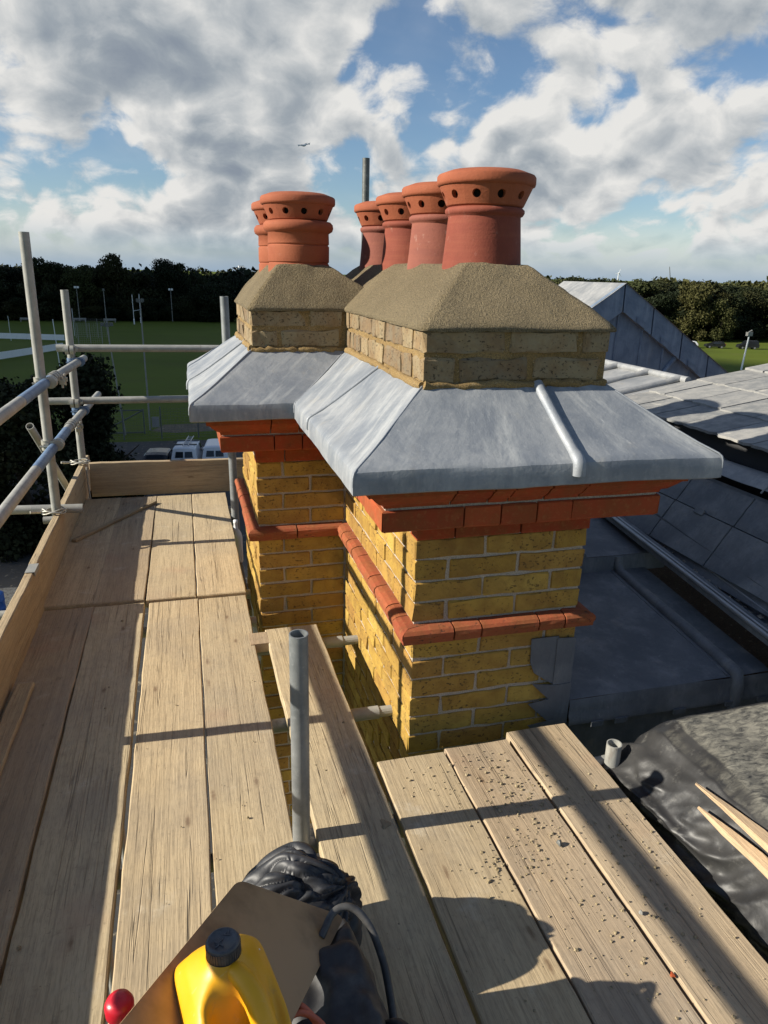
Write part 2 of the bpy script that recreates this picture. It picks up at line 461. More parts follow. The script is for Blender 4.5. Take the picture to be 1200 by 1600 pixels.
def mat_wood(name, pal, along='y', crack=1.0, dirt=0.5, dust=0.3):
    mt, t, b = new_mat(name)
    v = objvec(t); r = rnd(t)
    ax = {'y': (1, 0.035, 1), 'x': (0.035, 1, 1)}[along]
    g = t.scalev(v, ax)
    base = t.ramp(r, pal)
    wv = t.noise(g, 17, 4, 0.6, 0.8)
    fine = t.noise(g, 150, 4, 0.65)
    rings = t.math('SINE', t.math('MULTIPLY', t.noise(g, 4.5, 2, 0.5, 0.25), 95))
    rings = t.math('MULTIPLY_ADD', rings, 0.5, 0.5)
    lo = t.mix(0.6, base, (0.16, 0.105, 0.055)); hi = t.mix(0.45, base, (0.56, 0.46, 0.30))
    c = t.mix(0.32, base, t.mix(t.step(wv, 0.30, 0.70), lo, hi))
    c = t.mix(t.math('MULTIPLY', rings, 0.16), c, lo)
    c = t.mix(t.math('MULTIPLY', t.step(fine, 0.48, 0.66), 0.42), c, t.mix(0.6, c, (0.08, 0.055, 0.03)))
    fib = t.noise(t.scalev(v, (1, 0.08, 1) if along == 'y' else (0.08, 1, 1)), 420, 2, 0.5)
    c = t.mix(t.math('MULTIPLY', t.step(fib, 0.50, 0.64), 0.42), c, t.mix(0.5, c, (0.10, 0.07, 0.04)))
    mott = t.noise(v, 28, 6, 0.75)
    c = t.mix(t.math('MULTIPLY', t.step(mott, 0.50, 0.72), 0.30), c, t.mix(0.5, c, (0.20, 0.15, 0.09)))
    # grey weathering and stains
    big = t.noise(v, 3.5, 5, 0.6); c = t.mix(t.math('MULTIPLY', t.step(big, 0.42, 0.72), dirt), c, t.mix(0.5, c, (0.19, 0.165, 0.14)))
    st = t.noise(v, 9, 6, 0.7); c = t.mix(t.math('MULTIPLY', t.step(st, 0.60, 0.78), dirt), c, (0.12, 0.09, 0.06))
    du = t.noise(v, 5, 6, 0.72); c = t.mix(t.math('MULTIPLY', t.step(du, 0.58, 0.74), dust), c, (0.56, 0.49, 0.37))
    rd = t.noise(v, 2.3, 3, 0.5); c = t.mix(t.math('MULTIPLY', t.step(rd, 0.60, 0.8), 0.35), c, (0.36, 0.17, 0.11))
    # knots: stretched cells, few of them
    vo = t.node('ShaderNodeTexVoronoi', voronoi_dimensions='2D'); t.set(vo.inputs['Vector'], t.scalev(v, (7.5, 2.6, 0.0) if along == 'y' else (2.6, 7.5, 0.0))); vo.inputs['Scale'].default_value = 1.0
    sc = t.node('ShaderNodeSeparateColor'); t.set(sc.inputs[0], vo.outputs['Color'])
    kn = t.math('MULTIPLY', t.math('SUBTRACT', 1.0, t.step(t.math('ADD', vo.outputs['Distance'], t.math('MULTIPLY', t.noise(v, 40, 3, 0.6), 0.10)), 0.06, 0.13)), t.math('LESS_THAN', sc.outputs[0], 0.30))
    c = t.mix(t.math('MULTIPLY', kn, 0.7), c, (0.13, 0.072, 0.035))
    halo = t.math('MULTIPLY', t.math('SUBTRACT', 1.0, t.step(vo.outputs['Distance'], 0.05, 0.28)), t.math('LESS_THAN', sc.outputs[0], 0.30))
    c = t.mix(t.math('MULTIPLY', halo, 0.22), c, t.mix(0.5, c, (0.22, 0.13, 0.06)))
    # drying cracks along the grain
    cg = t.noise(t.scalev(v, (1, 0.012, 1) if along == 'y' else (0.012, 1, 1)), 38, 3, 0.5, 0.3)
    cr = t.math('SUBTRACT', 1.0, t.step(t.math('ABSOLUTE', t.math('SUBTRACT', cg, 0.5)), 0.0, 0.014))
    cr = t.math('MULTIPLY', cr, t.step(t.noise(v, 2.6, 3, 0.5), 0.42, 0.56))
    c = t.mix(t.math('MULTIPLY', cr, 0.6 * crack), c, (0.06, 0.042, 0.025))
    gr = t.noise(t.scalev(v, (1, .45, 1) if along == 'y' else (.45, 1, 1)), 1.9, 4, 0.6); c = t.mix(t.math('MULTIPLY', t.step(gr, 0.44, 0.66), 0.5*dirt), c, t.mix(0.55, c, (0.25, 0.225, 0.20)))
    sp_ = t.noise(v, 95, 4, 0.7); c = t.mix(t.math('MULTIPLY', t.step(sp_, 0.60, 0.70), 0.35), c, (0.12, 0.09, 0.06))
    t.set(b.inputs['Base Color'], c); b.inputs['Roughness'].default_value = 0.9
    h = t.math('SUBTRACT', t.math('ADD', t.math('MULTIPLY', fine, 0.5), t.math('MULTIPLY', wv, 0.3)), t.math('MULTIPLY', cr, 0.9))
    t.set(b.inputs['Normal'], t.bump(h, 0.5, 0.006))
    return mt
PAL = [(0, (0.40, 0.30, 0.185)), (.25, (0.56, 0.43, 0.255)), (.5, (0.42, 0.305, 0.20)), (.75, (0.58, 0.465, 0.28)), (1, (0.47, 0.36, 0.215))]
M_BOARD = mat_wood('weathered_scaffold_timber', PAL, dirt=0.6, dust=0.5, crack=.8)
M_TOE = mat_wood('toe_board_timber', [(0, (0.44, 0.33, 0.18)), (.5, (0.50, 0.39, 0.23)), (1, (0.40, 0.29, 0.17))], crack=0.5, dirt=0.35, dust=0.15)
M_TOEX = mat_wood('end_board_timber', [(0, (0.42, 0.32, 0.2)), (1, (0.42, 0.31, 0.19))], along='x', crack=0.4, dirt=0.5, dust=0.1)
M_FRESH = mat_wood('fresh_split_timber', [(0, (0.60, 0.42, 0.25)), (1, (0.66, 0.48, 0.30))], crack=0.15, dirt=0.05, dust=0.1)
M_BATTEN = mat_wood('grey_batten_timber', [(0, (0.30, 0.23, 0.13)), (1, (0.34, 0.26, 0.15))], crack=0.5, dirt=0.3, dust=0.1)

def mat_steel(name, ca, cb, rough=0.5, metal=0.5, chip=None):
    mt, t, b = new_mat(name)
    v = objvec(t); n1 = t.noise(v, 9, 5, 0.65); n2 = t.noise(v, 60, 4, 0.6); n3 = t.noise(t.scalev(v, (8, 8, 2)), 3, 4, 0.7)
    c = t.mix(t.step(n1, 0.3, 0.7), ca, cb)
    c = t.mix(t.math('MULTIPLY', t.step(n2, 0.55, 0.75), 0.4), c, t.mix(0.5, c, (0.6, 0.6, 0.57)))
    c = t.mix(t.math('MULTIPLY', t.step(n3, 0.58, 0.74), 0.55), c, chip or (0.14, 0.10, 0.07))
    t.set(b.inputs['Base Color'], c); b.inputs['Metallic'].default_value = metal
    t.set(b.inputs['Roughness'], t.math('MULTIPLY_ADD', n2, 0.3, rough - 0.12))
    t.set(b.inputs['Normal'], t.bump(n2, 0.15, 0.003))
    return mt
M_GALV = mat_steel('galvanised_steel', (0.20, 0.215, 0.22), (0.31, 0.325, 0.325))
M_GALVW = mat_steel('dulled_galvanised_steel', (0.26, 0.26, 0.24), (0.37, 0.365, 0.335), metal=0.2, rough=0.6)
M_BLUE = mat_steel('blue_painted_steel', (0.07, 0.125, 0.23), (0.13, 0.20, 0.31), rough=0.5, metal=0.0, chip=(0.35, 0.38, 0.42))
M_COUP = mat_steel('zinc_coupler_steel', (0.32, 0.31, 0.27), (0.50, 0.48, 0.42), metal=0.5)
M_DARKST = mat_steel('dark_steel', (0.10, 0.105, 0.10), (0.17, 0.175, 0.165), metal=0.4)
M_ALU = mat_steel('mill_finish_metal', (0.34, 0.35, 0.36), (0.46, 0.47, 0.48), metal=0.6, rough=0.4)

def plain(name, col, rough=0.6, metal=0.0, nscale=0, namt=0.3, bump=0.0, col2=None, ior=None, spec=None):
    mt, t, b = new_mat(name)
    if nscale:
        v = objvec(t); n = t.noise(v, nscale, 5, 0.65)
        c = t.mix(t.math('MULTIPLY', t.step(n, 0.4, 0.7), namt), col, col2 or tuple(x*0.5 for x in col))
        t.set(b.inputs['Base Color'], c)
        if bump: t.set(b.inputs['Normal'], t.bump(n, bump, 0.004))
    else: b.inputs['Base Color'].default_value = (*col, 1)
    b.inputs['Roughness'].default_value = rough; b.inputs['Metallic'].default_value = metal
    if spec is not None: b.inputs['Specular IOR Level'].default_value = spec
    return mt
M_YELLOW = plain('yellow_plastic', (0.80, 0.40, 0.006), 0.38, nscale=14, namt=0.35, col2=(0.62, 0.26, 0.01))
def mat_can():
    mt, t, b = new_mat('yellow_can_plastic')
    v = objvec(t, False); n1 = t.noise(v, 22, 6, 0.7); n2 = t.noise(v, 9, 3, 0.5)
    c = t.mix(t.math('MULTIPLY', t.step(n2, 0.4, 0.7), 0.35), (0.78, 0.38, 0.008), (0.70, 0.30, 0.008))
    c = t.mix(t.math('MULTIPLY', t.step(n1, 0.58, 0.74), 0.45), c, (0.45, 0.26, 0.09))
    sc_ = t.noise(t.scalev(v, (30, 160, 60)), 1, 5, 0.7); c = t.mix(t.math('MULTIPLY', t.step(sc_, 0.60, 0.70), 0.3), c, (0.75, 0.6, 0.3))
    t.set(b.inputs['Base Color'], c); t.set(b.inputs['Roughness'], t.math('MULTIPLY_ADD', n1, 0.4, 0.25))
    t.set(b.inputs['Normal'], t.bump(n1, 0.12, 0.003)); b.inputs['Subsurface Weight'].default_value = 0.0
    return mt
M_CAN = mat_can()
M_RED = plain('red_plastic', (0.55, 0.015, 0.03), 0.35, nscale=25, namt=0.4)
M_BLACKP = plain('black_plastic', (0.018, 0.018, 0.02), 0.42, nscale=18, namt=0.25, col2=(0.09, 0.088, 0.08), bump=0.15)
M_CAPG = plain('dark_grey_cap', (0.055, 0.055, 0.06), 0.45, nscale=60, namt=0.4, col2=(0.16, 0.155, 0.15))
M_TUB = plain('dusty_black_rubber', (0.02, 0.02, 0.022), 0.6, nscale=11, namt=0.45, col2=(0.13, 0.125, 0.115), bump=0.3)
M_HAWK = plain('stained_board', (0.42, 0.25, 0.115), 0.42, nscale=5, namt=0.9, col2=(0.15, 0.085, 0.030), bump=0.1)
M_HAWKE = plain('raw_board_edge', (0.36, 0.26, 0.14), 0.8, nscale=60, namt=0.4)
M_WHITE = plain('white_paint', (0.78, 0.78, 0.76), 0.5, nscale=6, namt=0.15)
M_WHITEP = plain('white_plastic', (0.75, 0.76, 0.78), 0.35)
M_GLASS = plain('dark_window_glass', (0.02, 0.025, 0.03), 0.08)
M_CARBLK = plain('black_car_paint', (0.015, 0.016, 0.018), 0.25)
M_CARWHT = plain('white_car_paint', (0.72, 0.73, 0.74), 0.3)
M_TYRE = plain('tyre_rubber', (0.02, 0.02, 0.02), 0.8)
M_LAMPR = plain('red_tail_lamp', (0.4, 0.02, 0.02), 0.3)
M_CABLE = plain('black_cable', (0.03, 0.03, 0.03), 0.5, nscale=20, namt=0.6, col2=(0.13, 0.125, 0.12))
M_ORANGEC = plain('orange_cable', (0.55, 0.15, 0.08), 0.5)
M_BLUED = plain('blue_drum_plastic', (0.02, 0.09, 0.32), 0.4, nscale=5, namt=0.3)
M_PLATE = plain('yellow_number_plate', (0.6, 0.45, 0.05), 0.5)
M_CONC = plain('pale_concrete', (0.30, 0.29, 0.26), 0.9, nscale=3, namt=0.4)
M_DBRICK = mat_grain('house_wall_brick', (0.14, 0.075, 0.04), (0.18, 0.10, 0.055), 40, 0.5, 0.01)
M_HOLESHADE = plain('hole_shade_black', (0.012, 0.010, 0.009), 0.95)  # near-black that paints in the shade behind the cowl holes
M_DARKPIT = plain('roof_boarding', (0.03, 0.03, 0.032), 0.9, nscale=3, namt=0.4)

def mat_tarp():
    mt, t, b = new_mat('black_polythene_sheet')
    v = objvec(t, False); tc = t.node('ShaderNodeNewGeometry').outputs['Normal']
    n1 = t.noise(t.scalev(v, (26, 60, 40)), 1.0, 9, 0.72, 0.6); n2 = t.noise(v, 3.5, 4, 0.6)
    sp = t.node('ShaderNodeSeparateXYZ'); t.set(sp.inputs[0], tc)
    posz = t.node('ShaderNodeSeparateXYZ'); t.set(posz.inputs[0], v)
    # mortar dust that settled on the flat top of the sheet
    dust = t.math('MULTIPLY', t.math('MULTIPLY', t.step(n1, 0.30, 0.68), t.step(sp.outputs['Z'], 0.86, 0.985)), t.step(posz.outputs['Z'], 0.33, 0.41))
    c = t.mix(t.math('MULTIPLY', t.step(n2, 0.4, 0.7), 0.35), (0.020, 0.020, 0.021), (0.085, 0.082, 0.077))
    n8 = t.noise(v, 24, 6, 0.75); c = t.mix(t.math('MULTIPLY', t.step(n8, 0.55, 0.72), 0.4), c, (0.16, 0.155, 0.14))
    c = t.mix(t.math('MULTIPLY', dust, 0.80), c, (0.33, 0.31, 0.25))
    t.set(b.inputs['Base Color'], c)
    t.set(b.inputs['Roughness'], t.math('MULTIPLY_ADD', t.math('MAXIMUM', dust, n2), 0.5, 0.22))
    t.set(b.inputs['Normal'], t.bump(t.noise(v, 9, 5, 0.55), 0.35, 0.010))
    return mt
M_TARP = mat_tarp()
M_BAG = plain('black_bag_plastic', (0.016, 0.017, 0.02), 0.50, nscale=22, namt=0.5, col2=(0.08, 0.08, 0.085), bump=0.25)

def mat_leaf(name, stops, tr=0.15):
    mt, t, b = new_mat(name)
    v = t.node('ShaderNodeTexCoord').outputs['Object']
    r = rnd(t)
    n = t.noise(v, 0.45, 3, 0.6)
    k = t.math('MULTIPLY_ADD', r, 0.75, t.math('MULTIPLY', n, 0.45), clamp=True)
    c = t.ramp(k, stops)
    t.set(b.inputs['Base Color'], c); b.inputs['Roughness'].default_value = 0.75
    b.inputs['Specular IOR Level'].default_value = 0.15
    return mt
M_LEAF = mat_leaf('dark_green_leaves', [(0.1, (0.009, 0.014, 0.006)), (.5, (0.017, 0.024, 0.009)), (.9, (0.036, 0.036, 0.012))])
M_LEAF2 = mat_leaf('olive_leaves', [(0.1, (0.030, 0.036, 0.012)), (.5, (0.046, 0.054, 0.018)), (.9, (0.065, 0.062, 0.02))])
M_LEAFA = mat_leaf('autumn_leaves', [(0.1, (0.12, 0.08, 0.02)), (.5, (0.2, 0.13, 0.035)), (.9, (0.16, 0.13, 0.04))])
M_LEAFN = mat_leaf('shrub_leaves', [(0.1, (0.010, 0.014, 0.006)), (.5, (0.018, 0.023, 0.009)), (.9, (0.032, 0.032, 0.012))])
M_BARK = plain('dark_bark', (0.055, 0.042, 0.03), 0.95, nscale=4, namt=0.5)

def mat_grass():
    mt, t, b = new_mat('mown_grass')
    v = t.node('ShaderNodeTexCoord').outputs['Object']
    n1 = t.noise(v, 0.02, 5, 0.6); n2 = t.noise(v, 0.15, 6, 0.7); n3 = t.noise(v, 2.0, 4, 0.7)
    st = t.math('SINE', t.math('MULTIPLY', t.vmath('DOT_PRODUCT', v, (0.25, 1.0, 0)), 0.75))
    c = t.mix(t.step(n1, 0.35, 0.65), (0.090, 0.122, 0.014), (0.118, 0.152, 0.019))
    c = t.mix(t.math('MULTIPLY', t.step(n2, 0.45, 0.75), 0.5), c, (0.10, 0.105, 0.028))
    c = t.mix(t.math('MULTIPLY_ADD', st, 0.08, 0.08), c, (0.12, 0.155, 0.03))
    c = t.mix(t.math('MULTIPLY', n3, 0.3), c, (0.02, 0.03, 0.006))
    t.set(b.inputs['Base Color'], c); b.inputs['Roughness'].default_value = 0.95
    b.inputs['Specular IOR Level'].default_value = 0.1
    return mt
M_GRASS = mat_grass()
M_ASPH = mat_grain('asphalt', (0.035, 0.035, 0.036), (0.055, 0.053, 0.05), 3, 0.3, 0.02, 0.2)
M_PATH = mat_grain('worn_gravel', (0.20, 0.19, 0.16), (0.26, 0.24, 0.2), 3, 0.3, 0.02, 0.3)
M_MUD = mat_grain('bare_earth', (0.11, 0.085, 0.05), (0.14, 0.11, 0.065), 1, 0.3, 0.02, 0.1)

# ------------------------------------------------------------------ setting: ground
G = -11.02
b = MB(); b.grid(lambda u, v: Vector((-5000 + 10000*u, -5000 + 10000*v, G)), 8, 8, False)
struct(b.build('ground', M_GRASS), 'broad mown grass playing fields running to the tree line')
def sheet(name, poly, z, mat, label):
    b = MB(); b.add([(x, y, z) for x, y in poly], [tuple(range(len(poly)))])
    return struct(b.build(name, mat), label)
sheet('car_park', [(-40, 2), (9, 2), (40, 3), (40, 55.2), (12, 55.6), (-7, 56.4), (-40, 58)], G + .004, M_ASPH, 'dark asphalt car park under the scaffold')
sheet('path', [(-40, 24), (-6.2, 24), (-6.6, 29.8), (-40, 30.8)], G + .008, M_PATH, 'pale worn gravel path beside the building')
sheet('bare_patch', [(-3.2, 60.0), (-2.2, 62.4), (1.8, 62.8), (3.4, 61.2), (1.6, 59.4), (-1.2, 59.0)], G + .004, M_MUD, 'bare brown earth patch at the edge of the field')
sheet('dry_pitch', [(104, 112), (150, 128), (150, 108), (112, 96)], G + .004, M_MUD, 'dry brown pitch beyond the slate roof')

# ------------------------------------------------------------------ house below
b = MB()
for a, c in [((1.30, 2.06, G), (9.0, 9.0, -0.02)), ((0.75, -6.0, G), (9.0, 2.0, -0.62)), ((.32, -6.0, G), (.745, 3.02, -1.35))]:
    b.box(a, c)
ho = thing('house', (4, 4, G), 'brick house body that carries the lead and slate roofs', 'house')
hb = b.build('wall', M_DBRICK, ho)
b = MB(); b.box((0.80, -5.9, -0.618), (8.9, 1.99, -0.60)); b.box((.33, -5.9, -1.348), (.74, 3.01, -1.33)); b.build('lower_roof', M_DARKPIT, ho)

# ------------------------------------------------------------------ a cumulus off to the left whose shadow lies on the far field
def cloud(cx, cy, cz, sx, sy, sz, n, seed):
    R_ = random.Random(seed); b = MB()
    for i in range(n):
        a, r = R_.uniform(0, 2*pi), sqrt(R_.random())
        px_, py_ = cx + cos(a)*r*sx, cy + sin(a)*r*sy
        rad = R_.uniform(.16, .30)*min(sx, sy)*(1.15 - .5*r)
        zc = cz + rad*.35 + R_.uniform(0, sz)*(1 - r)
        nu, nv = 16, 10; vs = []
        for j in range(nv + 1):
            for k in range(nu):
                t_, p_ = pi*j/nv, 2*pi*k/nu
                d = Vector((sin(t_)*cos(p_), sin(t_)*sin(p_), cos(t_)))
                q = Vector((px_, py_, zc)) + d*rad*(1 + .22*nz(d, 1.6, i))
                q.z = max(q.z, cz); vs.append(q)
        b.add(vs, [(j*nu+k, (j+1)*nu+k, (j+1)*nu+(k+1) % nu, j*nu+(k+1) % nu) for j in range(nv) for k in range(nu)], True)
    return struct(b.build('cloud', M_CLOUD), 'white cumulus cloud off to the left whose shadow lies over the field')
M_CLOUD = plain('cloud_white', (0.85, 0.86, 0.88), 1.0, spec=0.0)
tk = 520/math.tan(SUN_EL)
cloud(-tk - 40, 152 + tk*math.tan(SUN_FWD), 509, 92, 118, 40, 170, 3)
cloud(-tk - 30, 275 + tk*math.tan(SUN_FWD), 509, 100, 100, 40, 90, 4)

# ------------------------------------------------------------------ chimney
X0, X1, XW, Y0, YW, YB = .655, 1.252, .258, 2.0, 3.05, 3.85
CH = thing('chimney_stack', (0.95, 2.9, -1.5), 'T-shaped yellow brick chimney stack with red cornice, lead skirt and sand cement top', 'chimney')
b = MB(); e = .0058
b.box((X0 + e, Y0 + e, -1.5), (X1 - e, YB - e, 1.17)); b.box((XW + e, YW + e, -1.5), (X0 + e, YB - e, 1.17))
b.build('mortar', M_MORT, CH)

def brick_variant(seed, w, d, h, amp=.0016, bev=.0035):
    bm = bmesh.new()
    bmesh.ops.create_cube(bm, size=1)
    bmesh.ops.scale(bm, vec=(w, d, h), verts=bm.verts)
    bmesh.ops.bevel(bm, geom=bm.edges[:], offset=bev, segments=1, affect='EDGES', profile=.5)
    long = [e_ for e_ in bm.edges if abs(e_.calc_length() - (w - 2*bev)) < 1e-5]
    bmesh.ops.subdivide_edges(bm, edges=long, cuts=3, use_grid_fill=True)
    R_ = random.Random(seed)
    for v in bm.verts:
        v.co += Vector((R_.gauss(0, amp), R_.gauss(0, amp), R_.gauss(0, amp)))
    me = bpy.data.meshes.new('brick'); bm.to_mesh(me); bm.free()
    return me
BW, BD, BH, PIT = .2285, .108, .0635, .0735
BV = [brick_variant(i, BW, BD, BH) for i in range(8)]
for me in BV: me.materials.append(M_YB)
CBV = [brick_variant(40 + i, BW, BD, .066, .0028, .006) for i in range(6)]
for me in CBV: me.materials.append(M_CB)

def place_brick(variants, x0, x1, y0, y1, z, h, bh, name='brick', turn=False):
    me = random.choice(variants)
    o = bpy.data.objects.new(name, me); COL.objects.link(o); o.parent = CH
    o.location = Vector(((x0+x1)/2, (y0+y1)/2, z + h/2)) - CH.location
    w, d = x1-x0, y1-y0
    if d > w: o.rotation_euler = (0, 0, pi/2); w, d = d, w
    o.scale = (w/BW, d/BD, h/bh)
    o.rotation_euler.z += random.gauss(0, .003) + (pi if random.random() < .5 else 0)
    o.rotation_euler.y += random.gauss(0, .003)
    return o
J = .0105
def wall_x(variants, xa, xb, yf, z, h, bh, row, face=-1, blen=.232, name='brick', depth=.108, first=None, corner=True):
    """bricks along X on a face at y=yf (outward -Y)"""
    x = xa; k = 0
    while x < xb - .02:
        l = blen if not (k == 0 and row % 2 == 1) else depth
        if first and k == 0: l = first
        e2 = min(x + l, xb)
        if xb - e2 < .045: e2 = xb
        pj = random.uniform(-.0012, .0022)
        place_brick(variants, x, e2, yf - pj, yf + (.2285 if corner and k == 0 and row % 2 == 1 else depth), z, h, bh, name)
        x = e2 + J; k += 1
def wall_y(variants, ya, yb, xf, sgn, z, h, bh, row, start, blen=.232, name='brick', depth=.108):
    y = ya + start; k = 0
    while y < yb - .02:
        e2 = min(y + blen, yb)
        if yb - e2 < .045: e2 = yb
        pj = random.uniform(-.0012, .0022)
        a, c = (xf - pj, xf + depth) if sgn < 0 else (xf - depth, xf + pj)
        place_brick(variants, a, c, y, e2, z, h, bh, name)
        y = e2 + J; k += 1
rows = [(i, .690 - PIT*(i+1) + .010) for i in range(4)] + [(i, .335 - PIT*(i-3) + .010) for i in range(4, 26)]
for i, z in rows:
    if i < 12:
        wall_x(BV, X0, X1, Y0, z, BH, BH, i)
    if i < 18:
        wall_y(BV, Y0, YW - .002, X0, -1, z, BH, BH, i, (BW + J) if i % 2 == 1 else .108 + J)
    if i < 12:
        wall_y(BV, YW, YB, XW, -1, z, BH, BH, i, (BW + J) if i % 2 == 0 else .108 + J)
    if i < 6: wall_y(BV, Y0, YB, X1, 1, z, BH, BH, i, .108 + J)
    wall_x(BV, XW, X0 - .008, YW, z, BH, BH, i + 1)
# dark movement joint where the wing meets the main stack is left open (recess)

def extrude_run(p0, p1, n, prof, blen, gap, mat, name, m0, m1, parent, jitter=.0012, stagger=0.0, rmix=None):
    """bricks with moulded profile [(out, z)...] laid from p0 to p1; n outward; m0/m1: +1 convex mitre, -1 concave, 0 square"""
    p0 = Vector((*p0, 0)); p1 = Vector((*p1, 0)); n = Vector((*n, 0)); tdir = (p1 - p0).normalized(); L = (p1 - p0).length
    cuts = [0.0]; s = blen - stagger if stagger else blen
    while s < L - blen*.35:
        cuts.append(s); s += blen * (1 if not rmix else random.choice(rmix))
    cuts.append(L)
    R_ = random.Random(int(p0.x*1000 + prof[0][1]*777 + p1.y*131))
    out = []
    for a, c in zip(cuts[:-1], cuts[1:]):
        vs = []; dj = R_.gauss(0, jitter); N = len(prof)
        segs = 2
        for k in range(segs + 1):
            for (d, z) in prof:
                s0 = a + (gap/2 if a > 0 else -m0*max(d, 0)); s1 = c - (gap/2 if c < L else -m1*max(d, 0))
                s = s0 + (s1 - s0)*k/segs
                jj = R_.gauss(0, jitter*.6)
                vs.append(p0 + tdir*s + n*(d + (dj if d > .004 else 0) + (jj if d > .004 else 0)) + Vector((0, 0, z + R_.gauss(0, jitter*.5))))
        fs = []
        flip = tdir.cross(n).z > 0
        for k in range(segs):
            for i in range(N):
                q = (k*N+i, k*N+(i+1) % N, (k+1)*N+(i+1) % N, (k+1)*N+i)
                fs.append(q if not flip else q[::-1])
        fs.append(tuple(range(N))[::-1] if not flip else tuple(range(N)))
        fs.append(tuple(range(segs*N, segs*N+N)) if not flip else tuple(range(segs*N, segs*N+N))[::-1])
        bb = MB(); bb.add(vs, fs)
        out.append(bb.build(name, mat, parent))
    return out
RUNS = [((XW, YB), (XW, YW), (-1, 0), 1, 1), ((XW, YW), (X0, YW), (0, -1), 1, -1), ((X0, YW), (X0, Y0), (-1, 0), -1, 1),
        ((X0, Y0), (X1, Y0), (0, -1), 1, 1), ((X1, Y0), (X1, YB), (1, 0), 1, 1)]
band = [(-.06, .342), (.030, .342), (.040, .348), (.042, .362), (.046, .371), (.045, .383), (.037, .392), (.020, .397), (-.06, .399)]
low = [(-.06, .694), (.010, .694), (.012, .700), (.012, .766), (.008, .770), (-.06, .770)]
mid = [(-.06, .776), (.140, .776), (.150, .784), (.151, .839), (.147, .843), (-.06, .843)]
top = [(-.06, .851), (.146, .851), (.150, .862), (.162, .868), (.180, .884), (.192, .898), (.202, .900), (.205, .955), (-.06, .955)]
for idx, (p0, p1, n, m0, m1) in enumerate(RUNS):
    right = idx == 4
    extrude_run(p0, p1, n, band, .16 if idx in (2, 3) else .2, .006, M_SB, 'string_course_brick', m0, m1, CH, stagger=.03, rmix=(.6, 1, 1.3))
    extrude_run(p0, p1, n, mid, .116, .005, M_RB, 'cornice_brick', m0, m1, CH, stagger=.02 if idx == 3 else .05)
    extrude_run(p0, p1, n, top, .116, .005, M_RB, 'cornice_brick', m0, m1, CH, stagger=.065, rmix=(1, .55, 1))
    if idx in (1, 3): extrude_run(p0, p1, n, low, .225, .006, M_RB, 'cornice_brick', 0, 0, CH, stagger=.1)
# mortar bed seen between the two upper cornice courses
b = MB(); o1 = .140
b.box((X0 - o1, Y0 - o1, .835), (X1 + o1, YB + .1, .868)); b.box((XW - o1, YW - o1, .835), (X0, YB + .1, .868))
b.build('mortar', M_MORT, CH)

# brick cap above the lead: two courses, bedded in yellow sand mortar
b = MB()
b.box((X0 + .004, Y0 + .004, 1.10), (X1 - .004, YB - .004, 1.345)); b.box((XW + .004, YW + .004, 1.10), (X0 + .01, YB - .004, 1.345))
b.build('mortar', M_MORTY, CH)
for r_, z in ((0, 1.182), (1, 1.264)):
    h = .066
    # main
    f = [.27, .24] if r_ else [.115, .235, .24]
    x = X0
    for l in f:
        place_brick(CBV, x, min(x + l - .018, X1), Y0 - random.uniform(0, .004), Y0 + .10, z, h, .066); x += l
    if x < X1 - .03: place_brick(CBV, x, X1, Y0 - .001, Y0 + .10, z, h, .066)
    y = Y0 + .112
    while y < YW - .03:
        l = random.choice([.055, .10, .16, .19, .21, .11]); e2 = min(y + l, YW - .004)
        place_brick(CBV, X0 - random.uniform(0, .004), X0 + .1, y, e2, z, h, .066); y = e2 + .011
    # wing
    f = [.245, .15] if r_ else [.125, .262]
    x = XW
    for l in f:
        place_brick(CBV, x, min(x + l - .018, X0 - .01), YW - random.uniform(0, .004), YW + .1, z, h, .066); x += l
    y = YW + .112
    while y < YB - .03:
        l = random.choice([.10, .105, .12, .22]); e2 = min(y + l, YB)
        place_brick(CBV, XW - random.uniform(0, .004), XW + .1, y, e2, z, h, .066); y = e2 + .012
    y = Y0 + .112
    while y < YB - .03:
        e2 = min(y + .225, YB)
        place_brick(CBV, X1 - .1, X1 + random.uniform(0, .003), y, e2, z, h, .066); y = e2 + .012

